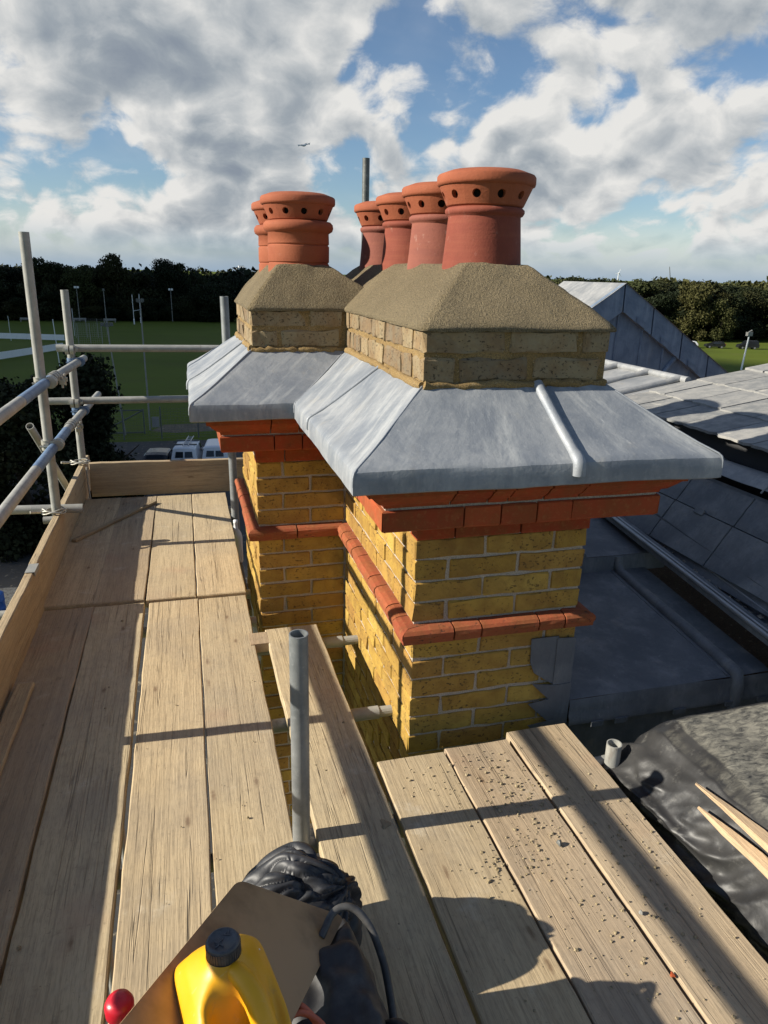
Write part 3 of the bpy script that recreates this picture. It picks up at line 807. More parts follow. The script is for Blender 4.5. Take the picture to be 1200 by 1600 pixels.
# sand-and-cement flaunching
def flaunch(base, top_, z0, z1, ztop, name):
    bx0, by0, bx1, by1 = base; tx0, ty0, tx1, ty1 = top_
    def rect(x0, y0, x1, y1, n=22):
        pts = []
        for (a, c) in (((x0, y0), (x1, y0)), ((x1, y0), (x1, y1)), ((x1, y1), (x0, y1)), ((x0, y1), (x0, y0))):
            for i in range(n): pts.append((a[0] + (c[0]-a[0])*i/n, a[1] + (c[1]-a[1])*i/n))
        return pts
    rings = [(rect(bx0, by0, bx1, by1), z0), (rect(bx0 - .004, by0 - .004, bx1 + .004, by1 + .004), z0 + .006), (rect(bx0 - .002, by0 - .002, bx1 + .002, by1 + .002), z1)]
    K = 14
    B_, T_ = rect(bx0, by0, bx1, by1), rect(tx0, ty0, tx1, ty1)
    for k in range(1, K + 1):
        f = k / K; g = f ** 0.92
        rings.append(([(p[0]*(1-f) + q[0]*f, p[1]*(1-f) + q[1]*f) for p, q in zip(B_, T_)], z1 + (ztop - z1)*g))
    cx, cy = (tx0+tx1)/2, (ty0+ty1)/2
    rings.append(([(cx + (p[0]-cx)*.3, cy + (p[1]-cy)*.8) for p in T_], ztop + .006))
    vs = []; N = len(B_)
    for pts, z in rings:
        for p in pts:
            q = Vector((p[0], p[1], z)); a = nz(q, 9, 1)*.006 + nz(q, 30, 2)*.003
            vs.append(q + Vector((nz(q, 14, 5)*.003, nz(q, 14, 6)*.003, a if z > z0 + .001 else nz(q, 25, 9)*.004)))
    fs = []
    for j in range(len(rings) - 1):
        for i in range(N):
            fs.append((j*N+i, j*N+(i+1) % N, (j+1)*N+(i+1) % N, (j+1)*N+i))
    fs.append(tuple(range((len(rings)-1)*N, len(rings)*N)))
    bb = MB(); bb.add(vs, fs, True)
    return bb.build(name, M_FL, CH)
flaunch((X0 - .008, Y0 - .008, X1 + .010, YB + .008), (.855, 2.22, 1.065, 3.67), 1.326, 1.340, 1.516, 'flaunching')
flaunch((XW - .008, YW - .008, .86, YB + .008), (.385, 3.15, .60, 3.78), 1.326, 1.340, 1.506, 'flaunching')
# mortar haunch squeezed out where brick cap meets the lead
b = MB()
for (p, q) in (((X0, YW), (X0, Y0)), ((X0, Y0), (X1, Y0)), ((XW, YW), (X0, YW)), ((XW, YB), (XW, YW)), ((X1, Y0), (X1, YB))):
    n_ = 24
    b.path([Vector((p[0] + (q[0]-p[0])*i/n_, p[1] + (q[1]-p[1])*i/n_, 1.170)) + Vector((random.gauss(0, .0015), random.gauss(0, .0015), random.gauss(0, .003))) for i in range(n_+1)],
           [random.uniform(.009, .017) for _ in range(n_+1)], 8)
b.build('mortar_fillet', M_MORTY, CH)

# lead skirt
def offs(o):
    return [(X1 + o, YB + o), (X1 + o, Y0 - o), (X0 - o, Y0 - o), (X0 - o, YW - o), (XW - o, YW - o), (XW - o, YB + o)]
LP = [(-.002, 1.172), (.04, 1.142), (.10, 1.098), (.16, 1.055), (.21, 1.022), (.240, 1.005), (.252, .998), (.2595, .990), (.2625, .978), (.263, .955), (.262, .930), (.256, .926), (.20, .932)]
OVX = {0: 0.0}
vs = []; fs = []; N = 0
SEG = 26
for (o, z) in LP:
    P = offs(o); ring = []
    # right side overhangs a touch more
    for i in range(6):
        a, c = P[i], P[(i+1) % 6]
        for k in range(SEG):
            f = k / SEG
            q = Vector((a[0] + (c[0]-a[0])*f, a[1] + (c[1]-a[1])*f, z))
            amp = min(1, max(0, o)/.1)
            q.z += amp * (nz(q, 3.5, 3)*.006 + nz(q, 12, 4)*.0022)
            edge = max(0, 1 - abs(o - .262)/.02)
            wv = edge * (nz(q, 6, 8)*.006 + nz(q, 22, 5)*.002)
            cxy = Vector((q.x - .95, q.y - 2.9, 0)).normalized()
            q += cxy * wv
            ring.append(q)
    vs += ring; N = len(ring)
for j in range(len(LP) - 1):
    for i in range(N):
        fs.append((j*N+i, (j+1)*N+i, (j+1)*N+(i+1) % N, j*N+(i+1) % N))
b = MB(); b.add(vs, fs, True)
SK = b.build('lead_skirt', M_LEAD, CH)
SK.data.set_sharp_from_angle(angle=radians(24))
uvl = SK.data.uv_layers.new(name='UVMap')
per = np.cumsum([0] + [(Vector(vs[i]) - Vector(vs[i+1])).length for i in range(N - 1)])
run = np.cumsum([0] + [sqrt((LP[i+1][0]-LP[i][0])**2 + (LP[i+1][1]-LP[i][1])**2) for i in range(len(LP) - 1)])
lo_ = SK.data.loops
for li in range(len(lo_)):
    vi = lo_[li].vertex_index; uvl.data[li].uv = (per[vi % N], run[vi // N])
def skirt_line(fn, r, name, lift=0.0, flat=1.0, drop=True):
    pts = []
    for (o, z) in LP[:10]:
        x, y = fn(o); pts.append(Vector((x, y, z + lift)))
    # subdivide & follow the sheet's unevenness
    fine = []
    for a, c in zip(pts[:-1], pts[1:]):
        for k in range(3): fine.append(a.lerp(c, k/3))
    fine.append(pts[-1])
    bb = MB(); bb.path(fine, r, 10)
    return bb.build(name, M_LEADF, SK)
# wood-cored roll on the front slope; its foot swings a little to the right like the sheet does
def froll(o): return (1.022 + .02*o + (.03 if o > .2 else .03*o/.2)*0.4, Y0 - o - .001)
skirt_line(froll, [.0175]*15 + [.020]*13, 'lead_roll', .000)
# laps on the sun side slopes and the hips
def lapY(y): return lambda o: (X0 - o, y)
skirt_line(lambda o: (X0 - o, 2.47 - .03*o), .0075, 'lead_lap', .002)
skirt_line(lambda o: (XW - o, 3.42), .0075, 'lead_lap', .002)
skirt_line(lambda o: (XW - o, YW - o), .0035, 'lead_lap', .0005)
skirt_line(lambda o: (X0 - o, Y0 - o), .0028, 'lead_lap', -.0008)
skirt_line(lambda o: (X0 - o, YW - o), .0035, 'lead_lap', .0005)
skirt_line(lambda o: (X1 + o, Y0 - o), .0028, 'lead_lap', -.0008)
skirt_line(lambda o: (X1 + o, 3.0), .0165, 'lead_roll', .004)

# stepped lead flashing on the front face
def flash(poly, y, name='step_flashing'):
    bb = MB(); n_ = len(poly)
    vs = [(x, y, z) for x, z in poly] + [(x, y + .003, z) for x, z in poly]
    fs = [tuple(range(n_)), tuple(range(2*n_-1, n_-1, -1))] + [(i, n_+i, n_+(i+1) % n_, (i+1) % n_) for i in range(n_)]
    bb.add(vs, fs)
    # outward is -Y
    return bb.build(name, M_FLASH, CH)
flash([(1.188, .300), (1.188, .107), (1.146, .135), (1.105, .165), (1.087, .21), (1.084, .300)], Y0 - .0075)
flash([(1.252, .290), (1.252, .107), (1.182, .110), (1.182, .294)], Y0 - .0115)
flash([(1.252, .112), (1.252, -.2), (1.165, -.2), (1.17, -.035), (1.09, .045), (1.168, .055), (1.098, .125), (1.2, .108)], Y0 - .0145)
flash([(1.20, -.03), (1.20, -.25), (1.16, -.25), (1.165, -.12), (1.095, -.042), (1.17, -.035)], Y0 - .0185)

# ------------------------------------------------------------------ chimney pots
def holed_band(b, r0, z0, r1, z1, nh, hr, th, phase=0):
    """conical band from (r0,z0) to (r1,z1) with nh round holes, as outer and inner skin plus hole walls"""
    H = sqrt((r1-r0)**2 + (z1-z0)**2); m_ = 16
    for h in range(nh):
        ac = 2*pi*h/nh + phase; wa = pi/nh
        def pos(u, v, ins):
            # u in [-1,1] angle, v in [-1,1] height
            f = (v + 1)/2; r = r0 + (r1-r0)*f - ins; z = z0 + (z1-z0)*f; a = ac + u*wa
            return Vector((r*cos(a), r*sin(a), z))
        rm = (r0+r1)/2; cu = hr/(rm*wa); cv = hr/(H/2)
        rings = {}
        for ins in (0, th):
            inner = []; outer = []; midr = []
            for i in range(m_):
                a = 2*pi*i/m_ + pi/4
                ca, sa = cos(a), sin(a); k = 1/max(abs(ca), abs(sa))
                outer.append(pos(ca*k, sa*k, ins)); inner.append(pos(ca*cu, sa*cv, ins))
                midr.append(pos(ca*(k*.5 + cu*.5), sa*(k*.5 + cv*.5), ins))
            rings[ins] = (outer, midr, inner)
        for ins in (0, th):
            o_, mdl, i_ = rings[ins]
            vs = o_ + mdl + i_
            fs = []
            for j in (0, 1):
                for i in range(m_):
                    q = (j*m_+i, j*m_+(i+1) % m_, (j+1)*m_+(i+1) % m_, (j+1)*m_+i)
                    fs.append(q if ins == 0 else q[::-1])
            b.add(vs, fs, True)
        vs = rings[0][2] + rings[th][2]
        b.add(vs, [(i, (i+1) % m_, m_+(i+1) % m_, m_+i) for i in range(m_)], True)

def chimney_pot(loc, style, label, body_mat, phase, tilt=0, zs=1.0):
    P = thing('chimney_pot', loc, label, 'chimney pot', 'terracotta chimney pots')
    wob = lambda a, z: .004*sin(a*2 + phase*3) + .0025*sin(a*3 + z*20)
    b = MB()
    if style == 'tapered':
        prof = [(.131, -.05), (.130, .0), (.128, .02), (.122, .09), (.117, .15), (.117, .152), (.124, .156), (.1285, .164), (.128, .172), (.121, .178), (.112, .180), (.10, .18), (.098, .10)]
        b.lathe(prof, n=56, wob=wob); zb = .178
    else:
        prof = [(.131, -.05), (.131, .025), (.1305, .0275), (.1268, .0285), (.1268, .0335), (.1305, .0345), (.131, .037), (.1312, .098), (.1307, .100), (.1268, .101), (.1268, .106), (.1303, .107), (.1308, .110), (.1295, .150), (.134, .153), (.145, .160), (.149, .172), (.147, .186), (.138, .196), (.12, .199), (.10, .199), (.098, .1)]
        b.lathe(prof, n=56, wob=wob); zb = .197
    def place(bb, name, mat):
        o = bb.build_local(name, mat, P); return o
    o = link_local('pot_body', b.mesh('pot_body', body_mat), P)
    # ventilated cowl
    b = MB(); z0 = zb; 
    lipz = z0 + .062; r0, r1 = .124, .149
    b.lathe([(.100, z0 + .001), (r0 - .006, z0 + .001), (r0, z0 + .006)], n=56)
    holed_band(b, r0, z0 + .006, r1, lipz, 11, .0135, .016, phase)
    b.lathe([(r1, lipz), (r1 + .007, lipz + .003), (r1 + .009, lipz + .010), (r1 + .0085, lipz + .028), (r1 + .004, lipz + .034), (r1 - .03, lipz + .046), (.06, lipz + .052), (.0005, lipz + .054)], n=56, wob=wob)
    link_local('vented_cowl', b.mesh('vented_cowl', M_TO), P)
    b = MB(); b.lathe([(.0005, z0 + .004), (.104, z0 + .004), (r0 - .022, z0 + .008), (r1 - .022, lipz - .004), (r1 - .024, lipz - .003), (.0005, lipz - .003)], n=40)  # black liner added so the vent holes read as deep shade
    link_local('hole_shade_liner', b.mesh('hole_shade_liner', M_HOLESHADE), P)
    P.rotation_euler = (tilt, 0, 0)
    return P
def link_local(name, me, parent):
    o = bpy.data.objects.new(name, me); COL.objects.link(o); o.parent = parent
    return o
ZP = 1.508
chimney_pot((.960, 2.35, ZP), 'tapered', 'biggest looking dark red pot, nearest of the row of four, at the front', M_TR, .12)
chimney_pot((.958, 2.745, ZP), 'tapered', 'second pot from the front in the row of four, pinkish smooth body', M_TRP, .31)
chimney_pot((.956, 3.13, ZP), 'tapered', 'third pot from the front in the row of four, red body', M_TR, .05)
chimney_pot((.956, 3.54, ZP), 'tapered', 'farthest pot in the row of four, directly in front of the tall dark pole', M_TRP, .22)
chimney_pot((.492, 3.28, 1.484), 'ringed', 'orange pot with a fat ring on the left wing, nearer of its pair', M_TO, .18)
chimney_pot((.488, 3.64, 1.484), 'ringed', 'orange ringed pot half hidden behind the nearer one on the left wing', M_TO, .4)

# ------------------------------------------------------------------ scaffold boards
def board_mesh(L, W=.226, T=.038, seed=0, nu=4, nv=None, warp=.002):
    nv = nv or max(6, int(L/.07)); R_ = random.Random(seed); s_ = seed*3.3
    def top(u, v):
        x = (u-.5)*W; y = (v-.5)*L
        e_ = nz((x*.2 + (1 if u > .5 else -1), y, s_), 6, 1)*.0035 + nz((u > .5, y, s_), 25, 2)*.0018
        if u in (0, 1): x += e_ * (1 if u == 1 else 1)
        if v in (0, 1): y += nz((x, v*5, s_), 30, 3)*.004
        z = nz((x*.5, y, s_), 1.2, 4)*warp*1.5 + (abs(u-.5)*2)**2 * nz((s_, y*.3, 0), 1, 5)*.003
        return Vector((x, y, z))
    b = MB()
    P = [[top(i/nu, j/nv) for i in range(nu+1)] for j in range(nv+1)]
    vs = [p for r_ in P for p in r_]
    # rounded arrises: second ring a little lower and outward
    loop = [(0, j) for j in range(nv+1)] + [(i, nv) for i in range(1, nu+1)] + [(nu, j) for j in range(nv-1, -1, -1)] + [(i, 0) for i in range(nu-1, 0, -1)]
    fs = [(j*(nu+1)+i, j*(nu+1)+i+1, (j+1)*(nu+1)+i+1, (j+1)*(nu+1)+i) for j in range(nv) for i in range(nu)]
    n0 = len(vs)
    for k, (off, dz_) in enumerate(((.0035, -.0045), (.0035, -T + .003), (0, -T))):
        for (i, j) in loop:
            p = P[j][i]; o = Vector(((off if i == nu else -off if i == 0 else 0), (off if j == nv else -off if j == 0 else 0), dz_ + (R_.gauss(0, .0006) if k == 0 else 0)))
            vs.append(p + o)
    Lp = len(loop)
    prev = [j*(nu+1)+i for (i, j) in loop]
    for k in range(3):
        cur = list(range(n0 + k*Lp, n0 + (k+1)*Lp))
        for a in range(Lp):
            c_ = (a+1) % Lp
            fs.append((prev[a], cur[a], cur[c_], prev[c_])[::-1])
        prev = cur
    fs.append(tuple(prev))
    b.add(vs, fs)
    me = b.mesh('scaffold_board', M_BOARD)
    return me
def board(parent, x, y0, y1, z=0.0, ang=0, W=.226, seed=0, label=None, mat=None, name='scaffold_board', roll=0):
    me = board_mesh(y1-y0, W, seed=seed)
    if mat: me.materials[0] = mat
    o = bpy.data.objects.new(name, me); COL.objects.link(o); o.parent = parent
    o.location = Vector((x, (y0+y1)/2, z)) - parent.location
    o.rotation_euler = (0, roll, ang)
    if label: o['label'] = label
    return o
WK = thing('scaffold_walkway', (-.25, 2.5, -.1), 'long scaffold walkway of two lengths of weathered boards inside the left toe boards', 'scaffold')
for i, (xn, xf) in enumerate([(-.596, -.592), (-.364, -.372), (-.132, -.141), (.096, .090)]):
    board(WK, xn, -1.1, 3.228 - .006*i, -.002*(i % 2), ang=(-.002, .003, -.001, .002)[i], seed=10 + i, W=.2135)
    board(WK, xf, 3.248 - .008*i, 4.90 + .0*i, .012, ang=(.001, -.003, .0, .002)[i], seed=20 + i, W=.2195)
for y in (.2, 1.63, 3.05, 3.36, 4.75):
    bb = MB(); bb.tube((-.95, y, -.066), (.60 if y < 3 else .235, y, -.066), .024, inner=.004); bb.build('transom', M_GALVW, WK)
DK = thing('scaffold_platform', (.85, .8, -.1), 'corner scaffold platform of three wide boards scattered with mortar crumbs in front of the chimney', 'scaffold')
for i, (x, y1, sd) in enumerate([(.623, 1.858, 31), (.855, 1.872, 32), (1.088, 1.905, 33)]):
    board(DK, x, -1.2, y1, (0, .001, .005)[i], ang=(.002, .003, .001)[i], seed=sd, W=.2175)
MBD = thing('inner_board', (.39, 1.0, 0), 'single board between the upright tube and the chimney, ending at the wing', 'board')
board(MBD, .387, -1.2, 2.83, .003, ang=.009, seed=41, W=.219)
for y, xe in ((1.66, 1.18), (2.22, .605), (2.78, .585)):
    bb = MB(); bb.tube((.20, y, -.066), (xe, y, -.066), .0242, inner=.004); bb.build('transom', M_GALVW, DK if y < 2 else MBD)
oc = MB(); oc.box((-.055, -.05, -.04), (.055, .05, 0)); oco = oc.build('offcut', M_BOARD); oco.location = (.238, 2.76, -.038)
tag(oco, 'short board offcut tucked beside the far end of the inner board', 'timber')

# toe boards
def toe(y0, y1, x, seed, label, ang=0, z1=.225, lean=0):
    me = board_mesh(y1-y0, .225, .036, seed=seed)
    me.materials[0] = M_TOE
    o = bpy.data.objects.new('toe_board', me); COL.objects.link(o)
    o.location = (x - .018, (y0+y1)/2, z1/2 - .003); o.rotation_euler = (0, radians(90) + lean, ang)
    o.location.x += 0
    return tag(o, label, 'toe board', 'toe boards round the walkway')
toe(-1.0, 3.235, -.680, 51, 'nearer pale toe board on edge with a metal end plate, left of the walkway', -.002)
toe(3.245, 5.28, -.684, 52, 'farther toe board on edge that passes behind the end board corner', .004)
me = board_mesh(1.16, .225, .036, seed=53); me.materials[0] = M_TOE
o = bpy.data.objects.new('toe_board', me); COL.objects.link(o)
o.location = (-.07, 4.955, .125); o.rotation_euler = (radians(90), radians(90), 0)
o.rotation_mode = 'XYZ'
o.matrix_world = Matrix.Translation((-.09, 4.955, .122)) @ Matrix.Rotation(radians(.6), 4, 'Y') @ Matrix.Rotation(radians(90), 4, 'X') @ Matrix.Rotation(radians(90), 4, 'Z')
tag(o, 'knotty toe board set on edge across the far end of the walkway', 'toe board', 'toe boards round the walkway')
b = MB(); b.box((-.728, 3.13, .229), (-.690, 3.23, .2315)); b.box((-.690, 3.13, .21), (-.6885, 3.23, .2315))
e_ = b.build('end_plate', M_GALVW); tag(e_, 'small bent metal end plate nailed on top of the nearer toe board', 'metal plate')

# guard rail frame
RF = thing('scaffold_guardrail', (-.75, 3.9, 0), 'galvanised guard rail with two blue patched rails on uprights, left of the walkway', 'scaffold')
def tubeo(p0, p1, name, parent, mat=M_GALV, r=.02415, label=None):
    bb = MB(); bb.tube(p0, p1, r, n=18, inner=.0035); o = bb.build(name, mat, parent)
    if label: o['label'] = label
    return o
def vlean(x, y, z, dx=0, dy=0): return (x + dx*z, y + dy*z, z)
tubeo((-.757, 3.985, -3.5), (-.715, 3.985, 1.63), 'standard', RF, M_GALVW)
tubeo((-.765, 5.19, -3.5), (-.735, 5.19, 1.335), 'standard', RF, M_GALVW)
tubeo((-.757, 2.18, -3.5), (-.757, 2.18, 1.42), 'standard', RF, M_GALVW)
tubeo((-.757, .30, -3.5), (-.757, .30, 1.15), 'standard', RF, M_GALVW)
tubeo((-.700, -1.0, .99), (-.700, 4.22, .912), 'guard_rail', RF, M_GALVW)
tubeo((-.700, 4.225, .908), (-.700, 5.50, .868), 'guard_rail', RF, M_GALVW)
tubeo((-.700, -1.0, .655), (-.700, 4.60, .573), 'guard_rail', RF, M_GALVW)
tubeo((-.700, 4.605, .570), (-.700, 6.1, .520), 'guard_rail', RF, M_GALVW)
def band_on(y0, y1, fz, name='painted_length'):
    bb = MB(); n_ = 14
    bb.path([(-.700, y0 + (y1-y0)*i/n_, fz(y0 + (y1-y0)*i/n_)) for i in range(n_+1)], .02475, 18, caps=True)
    bb.build(name, M_BLUE, RF)
band_on(3.36, 4.10, lambda y: .99 + (y+1)*(.912-.99)/5.22)
band_on(3.48, 4.42, lambda y: .655 + (y+1)*(.573-.655)/5.6)
tubeo((-.83, 5.235, .965), (.62, 5.235, .955), 'end_rail', RF, M_GALVW)
tubeo((-.96, 5.235, .615), (.62, 5.235, .610), 'end_rail', RF, M_GALVW)
tubeo((-1.15, 4.03, .243), (-.60, 4.03, .226), 'transom', RF, M_GALVW)
def flatbar(p0, p1, w, t_, name):
    p0 = Vector(p0); p1 = Vector(p1); d = (p1-p0); L = d.length; d.normalize()
    q = d.to_track_quat('Z', 'Y').to_matrix().to_4x4(); q.translation = p0
    bb = MB(); bb.box((-w/2, -t_/2, 0), (w/2, t_/2, L), q); bb.build(name, M_GALVW, RF)
tubeo((-1.12, 3.2, .42), (-.78, 3.2, -.26), 'brace', RF, M_GALVW)
tubeo((-.86, 4.27, .64), (-.80, 4.98, .02), 'brace', RF, M_GALVW, r=.021)
def coupler(p, axis, other, blue=False):
    """double coupler: two clamp bands with hinge lugs and bolts"""
    p = Vector(p); a = Vector(axis).normalized(); o_ = Vector(other).normalized(); n_ = -a.cross(o_).normalized()
    bb = MB()
    for sgn in (-1, 1): bb.tube(p + a*(sgn*.015 - .011), p + a*(sgn*.015 + .011), .0290, n=18)
    p2 = p + n_*.052
    for sgn in (-1, 1): bb.tube(p2 + o_*(sgn*.015 - .011), p2 + o_*(sgn*.015 + .011), .0290, n=18)
    q = Matrix((tuple(a) , tuple(o_), tuple(n_))).transposed().to_4x4(); q.translation = p
    bb.box((-.025, -.025, .018), (.025, .025, .036), q)
    for s_ in (-1, 1):
        bb.box((-.012, s_*.030 - .012, -.012), (.012, s_*.030 + .012, .012), q)
        bb.tube(p + o_*s_*.04 - n_*.03, p + o_*s_*.04 + n_*.03, .0055, n=8)
        bb.tube(p + o_*s_*.04 + n_*.022, p + o_*s_*.04 + n_*.034, .0105, n=6)
    c_ = bb.build('coupler', M_BLUE if blue else M_COUP, RF)
    return c_
coupler((-.727, 3.985, .918), (0, 0, 1), (0, 1, 0)); coupler((-.730, 3.985, .595), (0, 0, 1), (0, 1, 0))
coupler((-.738, 5.19, .880), (0, 0, 1), (0, 1, 0), True); coupler((-.743, 5.19, .555), (0, 0, 1), (0, 1, 0), True)
coupler((-.737, 5.19, .962), (0, 0, 1), (1, 0, 0)); coupler((-.742, 5.19, .613), (0, 0, 1), (1, 0, 0))
def sleeve(y, z, nm='sleeve_coupler'):
    bb = MB()
    for s_ in (-.06, .0, .06): bb.tube((-.70, y + s_ - .012, z - s_*.03 + .0002), (-.70, y + s_ + .012, z - s_*.03), .0295, n=18)
    bb.tube((-.70, y - .07, z), (-.70, y + .07, z - .004), .0268, n=18)
    for s_ in (-.05, .05):
        bb.box((-.665, y + s_ - .012, z - .03), (-.640, y + s_ + .012, z - .008)); bb.tube((-.652, y + s_, z - .05), (-.652, y + s_, z + .012), .006, n=8)
    bb.build(nm, M_COUP, RF)
sleeve(4.22, .911); sleeve(4.60, .572)
def wire_tie(y, z, nm='wire_tie'):
    bb = MB()
    for k in range(3):
        pts = []
        for i in range(28):
            a = 2*pi*i/28; hx = .052*cos(a); 
            pts.append(Vector((-.732 + hx*1.1 + .003*sin(5*a + k), y + .045*sin(a)*.7 + k*.008 - .01, z + .006*sin(3*a + k*2) + k*.005)))
        bb.path(pts, .0042, 6, closed=True)
    bb.tube((-.80, y - .01, z + .004), (-.845, y - .03, z + .012), .008, n=8); bb.tube((-.79, y + .012, z), (-.84, y + .01, z - .004), .007, n=8)
    bb.build(nm, M_COUP, RF)
wire_tie(3.96, .238); wire_tie(5.02, .238)
bb = MB(); bb.path([(-.682, 4.915, .23), (-.683, 4.91, .12), (-.68, 4.915, .02), (-.675, 4.90, .014)], .006, 6); bb.build('wire_tie', M_COUP, RF)

# loose single tubes
def lone(p0, p1, label, mat=M_GALV, name='scaffold_tube'):
    bb = MB(); bb.tube(p0, p1, .02415, n=24, inner=.0036); o = bb.build(name, mat)
    return tag(o, label, 'scaffold tube', 'single upright scaffold tubes')
lone((.222, 1.615, -2.4), (.224, 1.585, .632), 'short galvanised tube standing up through the boards in the foreground, before the inner board')
lone((.250, 4.40, -3.0), (.226, 4.40, 1.335), 'upright tube behind the left wing of the chimney, above the playing field')
lone((1.215, 5.10, -1.0), (1.222, 5.10, 2.20), 'dark upright tube rising into the sky behind the row of four pots', M_DARKST)
lone((1.262, 1.70, -.5), (1.252, 1.695, .062), 'cut tube stub just right of the corner platform, beside the black sheeted pile', M_GALVW)
b = MB(); b.tube((1.20, 1.735, -.045), (2.2, 1.80, -.045), .0242, n=18, inner=.0036)
tag(b.build('scaffold_tube', M_GALVW), 'level tube running from the stub under the black sheeted pile', 'scaffold tube')

# ------------------------------------------------------------------ roofs to the right
FR = thing('lead_flat_roof', (2.0, 3.0, -.6), 'dark lead covered flat roof with a roll and a drip, right of the chimney', 'roof')
def flatz(y): return .04 + .098*(y - 2.0)
b = MB()
def lp(u, v):
    x = 1.258 + u*(2.13 - 1.258); y = 1.995 + v*(2.86 - 1.995)
    q = Vector((x, y, flatz(y))); q.z += nz(q, 2.5, 1)*.006 + nz(q, 9, 2)*.002
    if v == 0: q.z -= .006
    return q
b.grid(lp, 24, 24)
def fa(u, v):
    x = 1.258 + u*(2.75 - 1.258); q = Vector((x, 1.990 - .006*v, .034 - v*.105)); q.y += nz((x, v, 0), 5, 1)*.006 - .006*(v > .6); q.z += nz((x, v, 3), 2, 4)*.005
    return q
b.grid(fa, 40, 5, flip=True)
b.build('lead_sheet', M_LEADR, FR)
b = MB(); b.grid(lambda u, v: Vector((1.254 + u*1.5, 2.012 + nz((u*8, v*3, 0), 1, 2)*.004, -.07 - v*.6)), 30, 8, flip=True); b.build('lead_upstand', M_LEADR, FR)
b = MB()
def up2(u, v):
    x = 1.258 + u*(2.24 - 1.258); y = 2.86 + v*1.6; q = Vector((x, y, flatz(2.86) + .075 + (y - 2.86)*.10)); q.z += nz(q, 3, 4)*.008 + (.16*max(0, (x - 1.9))*max(0, y - 3.1)); return q
b.grid(up2, 20, 24); b.grid(lambda u, v: Vector((1.258 + u*.985, 2.852 + nz((u*9, v, 0), 1, 1)*.004 - .004*(1-v), flatz(2.86) - .01 + v*.086)), 24, 3)
b.build('lead_sheet', M_LEADR, FR)
def roll_path(pts, r, nm, par, mat): bb = MB(); bb.path(pts, r, 12); return bb.build(nm, mat, par)
roll_path([(1.975, 1.985, -.10), (1.975, 1.985, .0), (1.976, 1.998, .045)] + [(1.976 + .002*sin(y*9), y, flatz(y) + .006) for y in np.linspace(2.03, 2.82, 14)] + [(1.976, 2.845, flatz(2.84) + .03), (1.976, 2.853, flatz(2.86) + .07)], [.026]*3 + [.027 - .004*i/13 for i in range(14)] + [.022, .022], 'lead_roll', FR, M_LEADR)
roll_path([(1.78, y, flatz(2.86) + .077 + (y-2.86)*.10) for y in np.linspace(2.855, 4.3, 12)], .024, 'lead_roll', FR, M_LEADR)
roll_path([(1.935, y, flatz(y) + .002) for y in np.linspace(2.0, 2.84, 8)], .0035, 'lead_lap', FR, M_LEADR)
for x in (1.37, 1.47, 1.72, 1.95, 2.1):
    b = MB(); b.box((x - .025, 1.968, -.078), (x + .025, 1.976, -.058)); b.build('lead_clip', M_LEADR, FR)

GT = thing('roof_gutter', (2.12, 2.8, .1), 'narrow metal gutter edge running back along the foot of the lead slope', 'gutter')
b = MB()
def gz(y): return .205 + .075*(y - 1.95)
ys = np.linspace(.6, 4.3, 10)
for (xa, dzz, r) in ((2.062, .0, .010), (2.080, .006, .006), (2.20, -.005, .008)):
    b.path([(xa + .04*(y - 2), y, gz(y) + dzz) for y in ys], r, 8)
b.build('gutter_bead', M_ALU, GT)
b = MB()
for (xa, xb, za, zb) in ((2.062, 2.062, -.035, .0), (2.062, 2.115, 0, .002), (2.115, 2.125, .002, -.045), (2.125, 2.205, -.045, -.045), (2.205, 2.215, -.045, .02)):
    b.grid(lambda u, v: Vector((xa + (xb-xa)*u + .04*(.6 + 3.7*v - 2), .6 + 3.7*v, gz(.6 + 3.7*v) + za + (zb-za)*u)), 1, 10, False)
b.build('gutter_trough', M_LEADR, GT)
b = MB()
def deb(i):
    y = random.uniform(1.6, 3.6); x = 2.165 + .04*(y-2) + random.gauss(0, .018); return Vector((x, y, gz(y) - .043 + random.uniform(0, .012)))
for i in range(260):
    c_ = deb(i); r = random.uniform(.003, .009)
    b.add([c_ + Vector((random.gauss(0, r), random.gauss(0, r), random.gauss(0, r*.5))) for _ in range(4)], [(0, 1, 2), (0, 2, 3), (0, 3, 1), (1, 3, 2)])
struct(b.build('gutter_grit', M_MORT, GT), kind='stuff')

# lead clad slope between gutter and slates: panels
LS = thing('lead_clad_slope', (2.3, 2.6, .2), 'steep dark lead clad slope of large panels below the slate eave', 'roof')
def slope_pt(s, y): # s 0..1 from foot to shoulder
    return Vector((2.20 + s*.215, y, .245 + s*.315))
def panel(s0, s1, y0, y1, lift):
    bb = MB(); nrm = Vector((-.315, 0, .215)).normalized()
    def f(u, v):
        q = slope_pt(s0 + (s1-s0)*v, y0 + (y1-y0)*u) + nrm*(lift + nz((u*3 + y0*5, v*3, s0*7), 1.3, 2)*.005 + nz((u*9 + y0*5, v*9, s0), 1, 5)*.0015)
        return q
    bb.grid(f, 10, 8, flip=True)
    for a in (0, 1): bb.grid(lambda u, v: f(u, a) - nrm*.012*v, 10, 1, False)
    for a in (0, 1): bb.grid(lambda u, v: f(a, u) - nrm*.012*v, 8, 1, False)
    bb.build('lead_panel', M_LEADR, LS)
yj = [.9, 1.42, 1.93, 2.53, 2.94, 3.5, 4.0]
for a, c in zip(yj[:-1], yj[1:]):
    panel(.02, .585, a + .004, c - .004, .010); 
    panel(.60, 1.0, a + .004, c - .004, .004)
b = MB(); b.grid(lambda u, v: slope_pt(-.1 + 1.15*v, .6 + 3.6*u) + Vector((.012, 0, -.008)), 4, 2, flip=True); b.build('underlay', M_LEADR, LS)
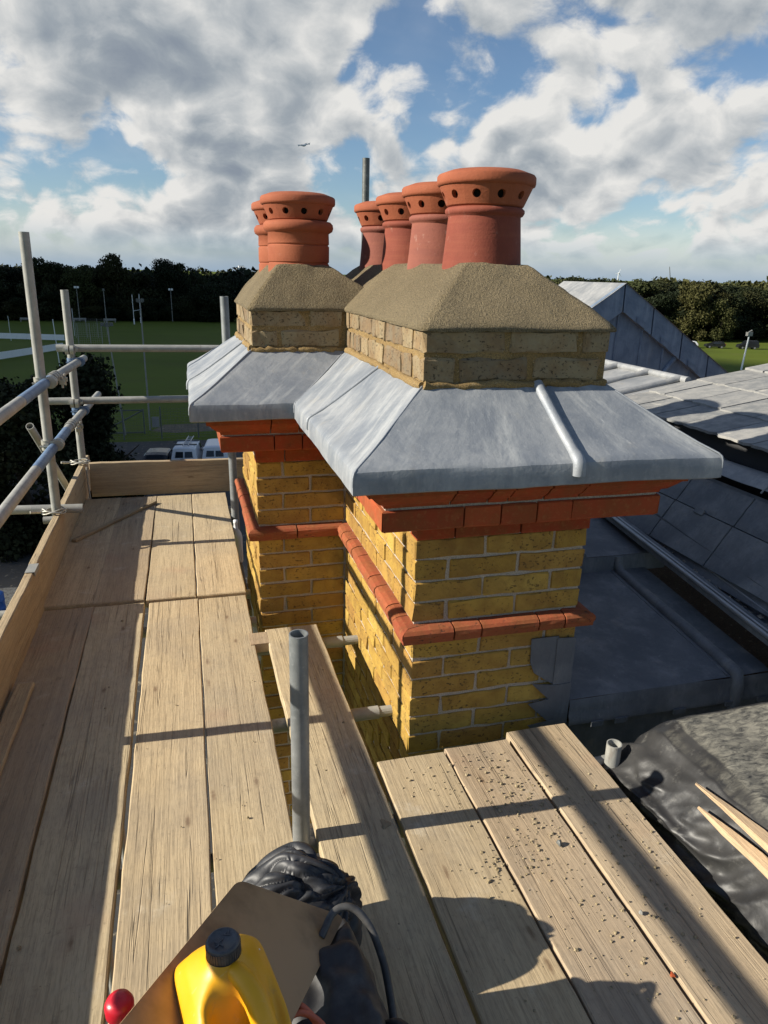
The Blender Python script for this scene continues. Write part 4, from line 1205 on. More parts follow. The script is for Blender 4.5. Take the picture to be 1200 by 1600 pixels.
b = MB(); b.grid(lambda u, v: Vector((2.215 + .04*(.6 + 3.5*u - 2), .6 + 3.5*u, gz(.6 + 3.5*u) + .0 + v*.07 + nz((u*12, v, 0), 1, 3)*.004)), 30, 2, flip=True); b.build('lead_upstand', M_LEADR, LS)
for y in (1.7, 2.2, 2.75, 3.2):
    nrm = Vector((-.315, 0, .215)).normalized(); p = slope_pt(.59, y) + nrm*.016
    b = MB(); q = Matrix((tuple((0, 1, 0)), tuple(Vector((.215, 0, .315)).normalized()), tuple(nrm))).transposed().to_4x4(); q.translation = p
    b.box((-.03, -.015, -.004), (.03, .012, .004), q); b.build('lead_clip', M_LEADR, LS)
# rounded lead apron under the eave
b = MB()
def apron(u, v):
    y = .8 + 3.3*u; a = radians(150 - 150*v)
    q = Vector((2.500 + .10*cos(a) - .02, y, .575 + .085*sin(a))); q += Vector((nz((y, v, 0), 4, 3)*.006, 0, nz((y, v, 2), 5, 3)*.006))
    return q
b.grid(apron, 44, 10)
b.build('lead_apron', M_LEADW, LS)
for y in (2.47, 2.9, 3.35):
    roll_path([Vector((2.500 + .103*cos(a) - .02, y + .004*sin(a*5), .575 + .088*sin(a))) for a in np.linspace(radians(160), radians(20), 12)], .004, 'lead_lap', LS, M_LEADW)

# slate roof: each slate an object
SR = thing('slate_roof', (3.3, 2.8, .7), 'low pitched grey slate roof with chipped slates in the sun, at the right edge', 'roof')
slope = math.atan(.183)
def splane(x): return .752 + .183*(x - 2.5)
def slate_mesh(seed, W=.25, L=.40, T=.013):
    R_ = random.Random(seed); n_ = 7
    low_e = [Vector((0 + R_.gauss(0, .004), -W/2 + W*i/n_, 0)) for i in range(n_+1)]
    hi_e = [Vector((L, -W/2 + W*i/n_, 0)) for i in range(n_+1)]
    for k in (0, n_):
        low_e[k].x += abs(R_.gauss(0, .006))
    vs = low_e + hi_e; m_ = len(vs)
    vs2 = vs + [v - Vector((.002 if i <= n_ else 0, 0, T)) for i, v in enumerate(vs)]
    fs = [(i, n_+1+i, n_+2+i, i+1)[::-1] for i in range(n_)]
    fs += [(i, i+1, m_+i+1, m_+i)[::-1] for i in range(n_)]
    fs += [(0, m_, m_+n_+1, n_+1)[::-1], (n_, 2*n_+1, m_+2*n_+1, m_+n_)[::-1]]
    bb = MB(); bb.add(vs2, fs); return bb.mesh('slate', M_SLATE)
SV = [slate_mesh(i) for i in range(7)]
rowx = [2.505, 2.80, 3.145, 3.50, 3.86, 4.2, 4.55, 4.9]
for r_, x in enumerate(rowx):
    y = 3.97 - (0 if r_ % 2 == 0 else .125)
    if r_ % 2: 
        pass
    ylist = []
    yy = 3.965 + (.0 if r_ % 2 == 0 else -.0)
    w0 = .25 if r_ % 2 == 0 else .16
    first = True
    while yy > 1.2:
        w = w0 if first else .247
        o = bpy.data.objects.new('slate', SV[random.randrange(7)]); COL.objects.link(o); o.parent = SR
        o.location = Vector((x, yy - w/2, splane(x) + .011 + random.uniform(0, .005))) - SR.location
        o.rotation_euler = (random.gauss(0, .004), -slope + .022 + random.gauss(0, .003), random.gauss(0, .004))
        o.scale = (1.0, w/.25 * .968, 1)
        yy -= w + .003; first = False
b = MB(); 
b.add([(2.54, 1.0, splane(2.54) - .006), (5.3, 1.0, splane(5.3) - .006), (5.3, 3.955, splane(5.3) - .006), (2.54, 3.955, splane(2.54) - .006)], [(0, 1, 2, 3)])
b.box((2.56, 1.0, .5), (5.3, 3.94, splane(2.54) - .02))
b.build('roof_deck', M_DARKPIT, SR)
# bright lead slope with rolls behind the slates
LR = thing('lead_ridge_slope', (3.0, 4.6, .6), 'sunlit pale lead slope with three rolls behind the far edge of the slates', 'roof')
def lrz(x): return splane(x) - .004
b = MB()
def lrp(u, v):
    x = 2.45 + u*.66; y = 3.975 + v*1.5; q = Vector((x, y, lrz(x) + .0)); q.z += nz(q, 4, 3)*.006; return q
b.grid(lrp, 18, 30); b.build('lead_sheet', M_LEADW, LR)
b = MB()
b.grid(lambda u, v: Vector((3.11 + v*.5, 3.985 + u*1.5, lrz(3.11) - .0 - v*.35)), 12, 4, flip=True); b.build('lead_sheet', M_LEADW, LR)
roll_path([(3.10 + .004*sin(y*5), y, lrz(3.10) + .012) for y in np.linspace(3.99, 5.45, 20)], .024, 'ridge_roll', LR, M_LEADW)
for y in (4.06, 4.40, 4.78, 5.15):
    roll_path([(x, y + .006*sin(x*9), lrz(x) + .010 + (.006 if x > 3.0 else 0)) for x in np.linspace(2.55, 3.10, 12)], .021, 'lead_roll', LR, M_LEADW)

# lead faced gable
GB = thing('lead_gable', (4.15, 6.6, -.5), 'blue grey lead faced gable with clipped verge and battens, behind the slates', 'roof')
AX, AZ, FY = 4.147, 1.415, 6.5
TL, TR_ = radians(34), radians(33.0)
def gl(x): return AZ - (abs(x - AX))*math.tan(TR_ if x > AX else TL)
xl, xr = 2.5, 6.1
b = MB()
b.add([(xl, FY, -.5), (xr, FY, -.5), (xr, FY, gl(xr)), (AX, FY, AZ), (xl, FY, gl(xl))], [(0, 1, 2, 3, 4)])
b.build('lead_face', M_LEADB, GB)
b = MB(); bl = 1.25
for (xa, xb) in ((AX, xl), (AX, xr)):
    b.grid(lambda u, v: Vector((xa + (xb-xa)*u, FY - .06 + bl*v, gl(xa + (xb-xa)*u if u > 0 else xa + .0001*(xb-xa)) + .03 + nz((u*6, v*4, xb), 1, 2)*.006)), 16, 6, flip=(xb > xa) is False)
b.build('lead_slope', M_LEADW, GB)
b = MB(); b.add([(xl, FY + bl - .07, -.5), (xr, FY + bl - .07, -.5), (xr, FY + bl - .07, gl(xr)), (AX, FY + bl - .07, AZ), (xl, FY + bl - .07, gl(xl))], [(4, 3, 2, 1, 0)]); b.build('back_face', M_LEADB, GB)
def verge(xa, xb):
    bb = MB(); tn = math.tan(TR_ if xb > AX else TL); w = .235; T = .03
    pts = []
    for x in (xa, xb):
        pts += [Vector((x, FY - .045, gl(x) + .03)), Vector((x, FY - .055, gl(x) - w))]
    t_ = Vector((0, .05, 0))
    vs = pts + [p + t_ for p in pts]
    fs = [(0, 1, 3, 2), (4, 6, 7, 5), (0, 2, 6, 4), (1, 5, 7, 3), (0, 4, 5, 1), (2, 3, 7, 6)]
    if xb < xa: fs = [f[::-1] for f in fs]
    bb.add(vs, fs); bb.build('verge_panel', M_LEADB, GB)
xs = [AX, 4.5, 4.87, 5.22, 5.55, 5.9]
for a, c in zip(xs[:-1], xs[1:]): verge(a + .008, c - .008)
xs = [AX, 3.80, 3.45, 3.1]
for a, c in zip(xs[:-1], xs[1:]): verge(a - .008, c + .008)
for x in (3.86, 4.36, 4.66, 5.02, 5.38):
    b = MB(); z = gl(x) - .22; sg = -1 if x > AX else 1; tn = math.tan(TR_)*sg
    b.add([(x - .05, FY - .064, z - tn*.05 - .01), (x + .05, FY - .064, z + tn*.05 - .01), (x + .05, FY - .064, z + tn*.05 + .05), (x - .05, FY - .064, z - tn*.05 + .05)], [(0, 1, 2, 3)])
    b.add([(x - .05, FY - .05, z - tn*.05 - .01), (x - .05, FY - .064, z - tn*.05 - .01), (x + .05, FY - .064, z + tn*.05 - .01), (x + .05, FY - .05, z + tn*.05 - .01)], [(0, 1, 2, 3)])
    b.build('lead_clip', M_LEADB, GB)
for (x0, z0, x1, z1, r) in ((4.12, -.4, 4.14, 1.17, .012), (4.40, -.4, 4.43, 1.0, .012), (4.68, -.3, 4.70, .83, .012), (5.04, -.3, 5.05, .60, .007), (5.37, -.2, 5.38, .38, .007), (4.45, .22, 4.86, .73, .026), (5.30, .0, 5.52, .30, .024)):
    b = MB(); b.path([(x0 + (x1-x0)*i/6, FY - .004, z0 + (z1-z0)*i/6) for i in range(7)], r, 8); b.build('batten_roll' if r > .02 else 'lead_seam', M_LEADB, GB)

# ------------------------------------------------------------------ things on the boards
# sheeted pile
b = MB()
YA, YBk = -.8, 1.74
def tarp(u, v):
    # u: across from left hem over the shoulder to the right; v: along Y from the back
    y = YBk - (YBk - YA)*v
    pr = [(1.268, -.20), (1.262, -.13), (1.275, -.07), (1.300, .0), (1.335, .075), (1.372, .128), (1.43, .150), (1.6, .160), (1.9, .17), (2.5, .16)]
    f = u*(len(pr) - 1); i = min(int(f), len(pr) - 2); g = f - i
    x = pr[i][0]*(1-g) + pr[i+1][0]*g; z = pr[i][1]*(1-g) + pr[i+1][1]*g
    k = max(0, 1 - v*22)   # back end turns down
    z -= k*k*.16 * (1 if u > .45 else .6); y += .03*k
    hem = 1 - min(1, u/.5)
    x -= .05*hem*math.exp(-((y - 1.45)/.28)**2)
    x += hem*.05*sin(y*6.0 + 1.2) * .6
    q = Vector((x, y, z))
    side = min(1, hem*1.5)
    w = Vector((nz(q, 3, 31), nz(q, 3, 32), nz(q, 3, 33)))*.12
    p = q + w
    def cr(a, b_, c_, f, sd): return max(0, 1 - 3.2*abs(nz((p.x*a + p.z*b_, p.y*c_ + p.z*a, p.z*.6), f, sd)))
    f1 = cr(1.2, 2.4, 1.0, 2.6, 12)**2; f2 = cr(2.0, -2.2, 1.3, 4.2, 15)**2; f3 = cr(1.5, 1.0, 2.4, 8.0, 18)**3
    q += Vector((-.055*f1 - .030*f2 - .010*f3 + .05*nz((y*1.4, z*2, 0), 2, 6), 0, .014*f1 + .010*f2 + .006*f3))*side
    q.z += .010*nz(q, 7, 2) + .004*nz(q, 22, 4) + .006*(1 - side)*cr(1, .2, .6, 3.0, 25)**2
    if u < .12: q.z += .05*nz((y, 0, 0), 5, 8) + .05*max(0, sin(y*4.2 + .6))
    return q
b.grid(tarp, 96, 230)
tag(b.build('sheeted_pile', M_TARP), 'pile under dusty black polythene sheeting at the right of the platform', 'tarpaulin')
b = MB(); b.box((1.40, -.8, -.6), (2.5, 1.50, .06)); tag(b.build('block_pile', M_DARKPIT), 'dark stacked blocks hidden beneath the black polythene', 'blocks')
def split_stick(pts0, pts1, w, t_, label, seed):
    p0 = Vector(pts0); p1 = Vector(pts1); d = (p1-p0).normalized(); sx = d.cross(Vector((0, 0, 1))).normalized(); up = sx.cross(d)
    R_ = random.Random(seed); bb = MB(); L = (p1-p0).length; n_ = 8; vs = []
    for i in range(n_+1):
        f = i/n_; ww = w*min(1, .12 + f*3.2); off = (w - ww)*.5
        for (a, c) in ((-1, -1), (1, -1), (1, 1), (-1, 1)):
            vs.append(p0 + d*(L*f) + sx*(a*ww/2 + off) + up*(c*t_/2*min(1, .3 + f*4)) + Vector((R_.gauss(0, .0012), R_.gauss(0, .0012), R_.gauss(0, .0012))))
    fs = [(i*4+k, i*4+(k+1) % 4, (i+1)*4+(k+1) % 4, (i+1)*4+k)[::-1] for i in range(n_) for k in range(4)] + [(0, 1, 2, 3), tuple(range(n_*4, n_*4+4))[::-1]]
    bb.add(vs, fs); return tag(bb.build('split_timber', M_FRESH), label, 'timber', 'split lengths of fresh timber')
split_stick((1.335, 1.40, .128), (1.375, .55, .150), .036, .020, 'longer split length of fresh timber with a needle point, on the black sheet', 1)
split_stick((1.306, 1.345, .098), (1.335, .55, .118), .034, .022, 'blunter split length of fresh timber lying lower on the black sheet', 2)

# crumbs of mortar on the boards
b = MB(); R_ = random.Random(5)
cl = [(.80, 1.76, .07, 60), (.88, 1.62, .06, 50), (.90, 1.50, .07, 70), (.80, 1.42, .06, 50), (.66, 1.70, .06, 26), (.98, 1.70, .06, 26), (.86, 1.30, .10, 60), (.99, 1.58, .08, 26), (1.10, 1.42, .06, 50), (.95, 1.06, .10, 60), (.70, 1.36, .03, 40), (1.05, 1.1, .12, 40), (.9, 1.4, .3, 120), (.4, 1.6, .4, 40), (-.1, 2.6, .9, 50), (.0, 1.6, .5, 24)]
for cx, cy, sd, n_ in cl:
    for _ in range(int(n_*1.25)):
        x = R_.gauss(cx, sd); y = R_.gauss(cy, sd*1.2)
        if .2 < x < .285 or x > 1.19 or (x > .5 and y > 1.83) or y > 4.6 or x < -.66 or (x > .19 and y > 2.7): continue
        if any(abs(x - gx) < .008 for gx in (-.48, -.25, -.02, .505, .738, .97)): continue
        r = min(.009, abs(R_.gauss(.0012, .0017)) + .0008)
        z0 = .007 if x > .97 else .002
        c_ = Vector((x, y, z0 + r*.4))
        k = 6; ring = [c_ + Vector((cos(2*pi*i/k)*r*R_.uniform(.7, 1.25), sin(2*pi*i/k)*r*R_.uniform(.7, 1.25), -r*.4)) for i in range(k)]
        tp = [c_ + Vector((cos(2*pi*i/k)*r*.6, sin(2*pi*i/k)*r*.6, r*R_.uniform(.2, .6))) for i in range(k)]
        b.add(ring + tp, [(i, (i+1) % k, k+(i+1) % k, k+i) for i in range(k)] + [tuple(range(k, 2*k))])
o = b.build('mortar_crumbs', M_CRUMB); struct(o, 'crumbs of dried mortar scattered over the boards', 'stuff')

def flat_splat(name, x, y, z, r, mat, label, cat, h=.006, seed=0):
    R_ = random.Random(seed); bb = MB(); n_ = 14
    vs = []
    for k, (rr, zz) in enumerate(((1, 0), (.8, h*.7), (.4, h))):
        for i in range(n_):
            a = 2*pi*i/n_; q = r*rr*(1 + .3*sin(a*3 + seed) + R_.uniform(-.12, .12))
            vs.append(Vector((x + cos(a)*q, y + sin(a)*q*1.3, z + zz)))
    fs = [(k*n_+i, k*n_+(i+1) % n_, (k+1)*n_+(i+1) % n_, (k+1)*n_+i) for k in range(2) for i in range(n_)] + [tuple(range(2*n_, 3*n_))]
    bb.add(vs, fs, True); return tag(bb.build(name, mat), label, cat)
flat_splat('mortar_lump', .905, 1.40, .005, .0065, M_DARKST, 'single dark stone chip on the middle board of the platform', 'stone chip', .012, 1)
flat_splat('leaf_scrap', .46, 1.585, .004, .014, M_BATTEN, 'small grey wood chip beside the tube shadow on the inner board', 'wood chip', .004, 2)
flat_splat('brick_chip', .965, .985, .005, .0055, M_RB, 'little red brick chip low on the middle board of the platform', 'brick chip', .004, 4)
flat_splat('pale_pebble', .99, 1.145, .008, .0045, M_CONC, 'pale pebble by the board gap near the right', 'pebble', .008, 5)

# lath lying on the walkway and batten inside the toe board
def stick(p0, p1, w, t_, mat, label, name='lath'):
    p0 = Vector(p0); p1 = Vector(p1); d = p1-p0; L = d.length; d.normalize(); sx = d.cross(Vector((0, 0, 1))).normalized(); up = sx.cross(d)
    q = Matrix((tuple(sx), tuple(d), tuple(up))).transposed().to_4x4(); q.translation = (p0+p1)/2
    me = board_mesh(L, w, t_, seed=61); me.materials[0] = mat
    o = bpy.data.objects.new(name, me); COL.objects.link(o); o.matrix_world = q
    return tag(o, label, 'timber')
stick((-.672, 4.08, .030), (-.262, 4.735, .030), .024, .016, M_BATTEN, 'thin dark lath lying slantwise across the far walkway boards')
stick((-.662, 1.55, .024), (-.648, 2.56, .024), .055, .02, M_TOE, 'yellowish batten lying against the foot of the nearer toe board', 'batten')

# black tub with the board, jerry can and cable
TB = thing('rubber_tub', (.02, .76, 0), 'dusty black rubber tub at the bottom edge holding the stained board and yellow can', 'tub')
b = MB(); wob = lambda a, z: .03*sin(a*2 + .6) + .015*sin(a*5 + z*9)
b.lathe([(.0005, .004), (.155, .004), (.165, .01), (.185, .12), (.212, .255), (.222, .272), (.226, .285), (.220, .292), (.210, .286), (.202, .262), (.176, .12), (.156, .02), (.0005, .018)], n=64, wob=wob)
link_local('tub_body', b.mesh('tub_body', M_TUB), TB)
b = MB(); b.path([Vector((.205 + .05*sin(a), .075*cos(a), .27 + .09*sin(a) - .02)) for a in np.linspace(0, pi, 14)], .010, 8)
link_local('tub_handle', b.mesh('tub_handle', M_TUB), TB)
# crumpled sheet slumped over the tub's right rim
b = MB()
def crum(u, v):
    x = .10 + u*.235; y = .66 + v*.40
    z = .315 + .04*sin(u*2.6) - max(0, u - .52)**1.4*1.25 - max(0, v - .55)**2*.5
    q = Vector((x, y, z)); q += Vector((.01*nz(q, 16, 3), .01*nz(q, 14, 4), .030*abs(nz(q, 10, 5)) + .016*nz(q, 24, 6))); return q
b.grid(crum, 40, 50)
tag(b.build('plastic_sheet', M_TUB), 'dusty black plastic slumped over the right rim of the tub', 'plastic sheet')
# stained board
A_, B_, D_ = Vector((.028, 1.032, .45)), Vector((.223, 1.045, .30)), Vector((-.137, .735, .55))
ex = (B_ - A_).normalized(); ey = (D_ - A_); ey = (ey - ex*ey.dot(ex)); 
nrm = ex.cross(ey).normalized()
if nrm.z < 0: nrm = -nrm
C_ = B_ + (D_ - A_)*1.25; D2 = A_ + (D_ - A_)*1.25
def quadp(u, v): 
    return (A_*(1-u) + B_*u)*(1-v) + (D2*(1-u) + C_*u)*v
HK = thing('mortar_board', (A_+C_)/2, 'brown stained mortar board with rounded corners, propped up behind the yellow can', 'board')
bb = MB(); outline = []
rc = .07
for (cu, cv, s_) in ((0, 0, 0), (1, 0, 1), (1, 1, 2), (0, 1, 3)):
    for i in range(6):
        a = pi + s_*pi/2 + (pi/2)*i/5
        outline.append((cu + (rc if cu == 0 else -rc) + rc*cos(a), cv + ((rc if cv == 0 else -rc) + rc*sin(a))*.6))
n_ = len(outline)
topv = [quadp(u, v) + nrm*.006 for u, v in outline]; botv = [quadp(u, v) - nrm*.006 for u, v in outline]
ctr = quadp(.5, .5)
bb.add(topv, [tuple(range(n_))]); bb.add(botv, [tuple(range(n_))[::-1]])
o1 = bb.build('board_face', M_HAWK, HK)
bb = MB(); bb.add([v for v in topv] + [v for v in botv], [(i, n_+i, n_+(i+1) % n_, (i+1) % n_) for i in range(n_)]); bb.build('board_edge', M_HAWKE, HK)

# yellow can
JC = thing('jerry_can', (.008, .745, .27), 'bright yellow plastic jerry can with grey screw cap and moulded handle', 'jerry can')
def can_section(z):
    # half sizes (x,y) and corner rounding at height z (local), can is .135 wide, .20 deep
    pts = [(0, .060, .085), (.012, .067, .092), (.18, .068, .093), (.225, .068, .092), (.252, .065, .085), (.278, .050, .062), (.298, .029, .032), (.306, .0245, .0245)]
    for (a, c) in zip(pts[:-1], pts[1:]):
        if a[0] <= z <= c[0]:
            f = (z-a[0])/(c[0]-a[0]); f2 = f; return (a[1] + (c[1]-a[1])*f2, a[2] + (c[2]-a[2])*f2)
    return pts[-1][1:]
b = MB(); n_ = 120; zs = list(np.linspace(0, .012, 3)) + list(np.linspace(.02, .306, 64))
vs = []
for z in zs:
    hx, hy = can_section(z); ex_ = 6.5 if z < .25 else 6.5 - 4.5*min(1, (z - .25)/.045)
    for i in range(n_):
        a = 2*pi*i/n_; ca, sa = cos(a), sin(a)
        r = 1/((abs(ca)**ex_ + abs(sa)**ex_)**(1/ex_))
        x, y = ca*r*hx, sa*r*hy
        # neck sits toward the back (away from the viewer)
        y += .028*max(0, (z - .23)/.076)
        # grip hollow under the handle on the camera-side shoulder, and a slot on its other side
        g = math.exp(-((x + .010)/.024)**4 - ((y + .056)/.036)**4); g2 = math.exp(-((x - .050)/.009)**2 - ((y + .040)/.045)**4)
        zz = z - (.100*g + .016*g2)*min(1, max(0, z - .17)/.05)
        if abs(x) < .003 and z < .27: y += .0012*(1 if y > 0 else -1)
        vs.append(Vector((x, y, zz + .0012*nz((x, y, z), 30, 4))))
fs = [(j*n_+i, j*n_+(i+1) % n_, (j+1)*n_+(i+1) % n_, (j+1)*n_+i) for j in range(len(zs)-1) for i in range(n_)]
fs.append(tuple(range(n_))[::-1])
b.add(vs, fs, True); link_local('can_body', b.mesh('can_body', M_CAN), JC)
b = MB(); b.path([Vector((.006, .014, .288)), Vector((.010, -.006, .297)), Vector((.017, -.024, .295)), Vector((.024, -.044, .282)), Vector((.029, -.064, .258)), Vector((.032, -.080, .226)), Vector((.033, -.088, .19)), Vector((.033, -.088, .15))], [.012, .0135, .0145, .0150, .0150, .0145, .014, .012], 16)
link_local('can_handle', b.mesh('can_handle', M_CAN), JC)
b = MB(); zc = .306
rg = lambda a, z: .018*(1 if int(a*40/(2*pi)*1.0) % 2 else -1) if z < .327 and z > .309 else 0
b.lathe([(.0225, zc - .004), (.0232, zc), (.0232, zc + .018), (.022, zc + .021), (.019, zc + .0222), (.0185, zc + .0205), (.0005, zc + .0205)], c=(0, .028, 0), n=80)
for i in range(40):
    a = 2*pi*i/40; b.box((-.0008, -.001, 0), (.0008, .001, .016), Matrix.Translation((.0234*cos(a), .028 + .0234*sin(a), zc + .001)) @ Matrix.Rotation(a, 4, 'Z'))
# raised marks on the cap: arrows and bars
for (x, y, w, h, r_) in ((-.008, .022, .010, .0016, .5), (-.006, .026, .010, .0016, .5), (-.009, .027, .0016, .008, .5), (-.004, .021, .0016, .008, .5), (.007, .034, .010, .0016, -.5), (.010, .037, .0016, .008, -.5), (.005, .037, .007, .0016, .3), (.0, .030, .004, .0012, 1)):
    b.box((-w/2, -h/2, 0), (w/2, h/2, .0012), Matrix.Translation((x, y, zc + .0205)) @ Matrix.Rotation(r_, 4, 'Z'))
link_local('screw_cap', b.mesh('screw_cap', M_CAPG), JC)
b = MB(); q = Matrix.Translation((.044, .050, .2655)) @ Matrix.Rotation(radians(28), 4, 'Y') @ Matrix.Rotation(radians(-22), 4, 'X')
b.box((-.008, -.011, -.0005), (.008, .011, .006), q); link_local('paper_sticker', b.mesh('paper_sticker', M_WHITEP), JC)
JC.rotation_euler = (radians(-3), 0, radians(12))

# black bag
b = MB()
def ridge(q, sc, sd): return 1 - 2*abs(nz(q, sc, sd))
def bag(u, v):
    a = 2*pi*u; ph = pi*(v*.985 + .015*(v > 0))
    st = max(0.0, sin(ph))**.72
    q = Vector((cos(a)*st*.150, sin(a)*st*.140, -cos(ph)*.160))
    K = Vector((.115, -.03, .10)); ax = Vector((-.75, .15, -.62)).normalized(); e1 = ax.orthogonal().normalized(); e2 = ax.cross(e1)
    d_ = q - K; th = atan2(d_.dot(e2), d_.dot(e1)); r_ = d_.length
    p = Vector((cos(th)*1.9, sin(th)*1.9, r_*4.5))
    p += Vector((nz(q, 6, 21), nz(q, 6, 22), nz(q, 6, 23)))*.45
    k = 1 - .17*max(0, ridge(p, 1.0, 3))**3 - .09*max(0, ridge(p*1.9, 1.0, 6))**4 + .10*nz(q, 4.5, 2) + .05*nz(q, 9, 7)
    q *= k
    q += Vector((.150, 1.195, .155))
    # gathered neck pulled over to the right
    d = (q - Vector((.27, 1.19, .26))).length; q += (Vector((.262, 1.165, .262)) - q)*(.30*math.exp(-(d/.055)**2))
    q.z = max(q.z, .003)
    return q
b.grid(bag, 150, 110)
BG = b.build('refuse_bag', M_BAG); tag(BG, 'crumpled black plastic bag slumped behind the stained board', 'bag')
# cable
b = MB(); b.spline([(.17, .98, .34), (.20, 1.01, .36), (.235, 1.01, .36), (.262, .985, .335), (.276, .94, .30), (.279, .90, .265), (.276, .85, .24), (.272, .78, .21)], .0072, 10)
tag(b.build('cable', M_CABLE), 'stiff black hose looping over the right side of the tub', 'hose')
b = MB(); b.spline([(.06, .84, .36), (.10, .85, .365), (.13, .82, .36), (.15, .77, .34), (.15, .70, .33)], .006, 8); b.spline([(.07, .82, .36), (.11, .83, .367), (.145, .80, .36), (.16, .74, .34)], .005, 8)
tag(b.build('power_lead', M_ORANGEC), 'short run of orange cable beside the yellow can', 'cable')
b = MB(); b.lathe([(.0005, 0), (.021, 0), (.0235, .006), (.024, .024), (.020, .033), (.010, .037), (.0005, .037)], c=(-.176, .962, .285), n=32); tag(b.build('red_knob', M_RED), 'round red plastic knob on the left rim of the tub', 'knob')
b = MB(); b.lathe([(.0005, .003), (.060, .003), (.068, .09), (.0705, .092), (.0705, .096), (.0675, .096), (.0655, .090), (.058, .006), (.0005, .006)], c=(-.455, 1.085, .0), n=40); tag(b.build('plastic_pot', M_WHITEP), 'white plastic pot cut by the bottom left corner', 'pot')
# bottle seen in the gap by the wing
b = MB(); b.lathe([(.0005, 0), (.032, 0), (.036, .01), (.036, .16), (.030, .19), (.014, .215), (.012, .25), (.014, .252), (.014, .27), (.0005, .272)], c=(.222, 4.18, -.22), n=24); tag(b.build('bottle', M_WHITEP), 'white plastic bottle down in the gap beside the far walkway boards', 'bottle')
b = MB(); b.box((.16, 3.5, -.26), (.25, 4.7, -.222)); tag(b.build('ledge_board', M_BATTEN), 'dark narrow plank low in the gap beside the chimney wing', 'plank')

# ------------------------------------------------------------------ background: trees
def leaf_mesh(name, blobs, n, size, mat, seed, core=0.35, hnorm=0.0):
    """many leaf-clump faces spread through the volume of the blobs (cx,cy,cz,rx,ry,rz)"""
    R_ = np.random.RandomState(seed)
    w = np.array([bb[3]*bb[4]*bb[5] for bb in blobs])**.67; w /= w.sum()
    ks = R_.choice(len(blobs), n, p=w); B_ = np.array(blobs)[ks]
    d = R_.normal(size=(n, 3)); d /= np.linalg.norm(d, axis=1)[:, None]
    rad = (core + (1-core)*R_.rand(n)**.5)[:, None]
    rad *= 1 + .14*R_.normal(size=(n, 1))
    c = B_[:, :3] + d*rad*B_[:, 3:]
    nn = d + .9*R_.normal(size=(n, 3)); nn /= np.linalg.norm(nn, axis=1)[:, None]
    a = np.cross(nn, R_.normal(size=(n, 3))); a /= np.linalg.norm(a, axis=1)[:, None]
    bb = np.cross(nn, a)
    s = size*(.5 + R_.rand(n))[:, None]
    k = 5
    ang = np.linspace(0, 2*pi, k, endpoint=False)
    V = np.empty((n, k, 3))
    for i, t in enumerate(ang):
        rr = s*(.6 + .7*R_.rand(n, 1))
        V[:, i] = c + a*np.cos(t)*rr + bb*np.sin(t)*rr*.75 + nn*s*.25*R_.normal(size=(n, 1))
    if hnorm: V[..., 2] *= hnorm/np.percentile(V[..., 2], 99.8)
    me = bpy.data.meshes.new(name)
    me.vertices.add(n*k); me.vertices.foreach_set('co', V.reshape(-1).astype(np.float32))
    me.loops.add(n*k); me.loops.foreach_set('vertex_index', np.arange(n*k, dtype=np.int32))
    me.polygons.add(n); me.polygons.foreach_set('loop_start', np.arange(0, n*k, k, dtype=np.int32)); me.polygons.foreach_set('loop_total', np.full(n, k, dtype=np.int32))
    me.materials.append(mat); me.update(calc_edges=True); me.validate()
    return me
def crown_blobs(seed, h, w, n=16, base=.22, shape='round'):
    R_ = random.Random(seed); out = []
    for i in range(n):
        f = R_.random(); z = h*(base + (1-base)*f*.93)
        if shape == 'round': lim = w*.5*sqrt(max(.05, 1 - ((f - .45)/.62)**2))
        elif shape == 'cone': lim = w*.5*(1 - f*.85)
        else: lim = w*.5*(.55 + .5*f)
        a = R_.uniform(0, 2*pi); r = lim*R_.uniform(.3, .85)
        s_ = w*R_.uniform(.14, .24)
        out.append((r*cos(a), r*sin(a), min(z, h - s_*.6), s_, s_, s_*R_.uniform(.65, .95)))
    return out
def trunk_mesh(h, r, seed, lim=5):
    R_ = random.Random(seed); b = MB()
    b.path([(0, 0, -.3), (R_.gauss(0, .1), R_.gauss(0, .1), h*.25), (R_.gauss(0, .25), R_.gauss(0, .25), h*.55), (R_.gauss(0, .4), R_.gauss(0, .4), h*.85)], [r*1.3, r, r*.7, r*.2], 8)
    for i in range(lim):
        a = R_.uniform(0, 2*pi); z = h*R_.uniform(.25, .6); l = h*R_.uniform(.2, .36)
        b.path([(0, 0, z), (cos(a)*l*.5, sin(a)*l*.5, z + l*.35), (cos(a)*l, sin(a)*l, z + l*.8)], [r*.5, r*.35, r*.1], 6)
    return b.mesh('trunk', M_BARK)
TREEV = []
for i, (h, w, sh) in enumerate([(12, 10, 'round'), (13, 9, 'round'), (11, 11, 'round'), (12, 12, 'wide'), (9, 9, 'round'), (14, 9, 'round')]):
    bl = crown_blobs(100+i, h, w, 26, .06 if i != 3 else .18, sh)
    TREEV.append((leaf_mesh('crown', bl, 13000, .19, M_LEAF, 200+i, .55, h), trunk_mesh(h, .32, i), h))
def tree(x, y, h, k, label, group=None, mat=None, sx=1.0, rot=None, zoff=0):
    cm, tm, hh = TREEV[k]
    t = thing('tree', (x, y, G + zoff), label, 'tree', group)
    c = link_local('crown', cm, t); tr = link_local('trunk', tm, t)
    s_ = h/hh; t.scale = (s_*sx, s_*sx, s_); t.rotation_euler = (0, 0, random.uniform(0, 6.28) if rot is None else rot)
    if mat:
        for s0 in c.material_slots: s0.link = 'OBJECT'; s0.material = mat
    return t
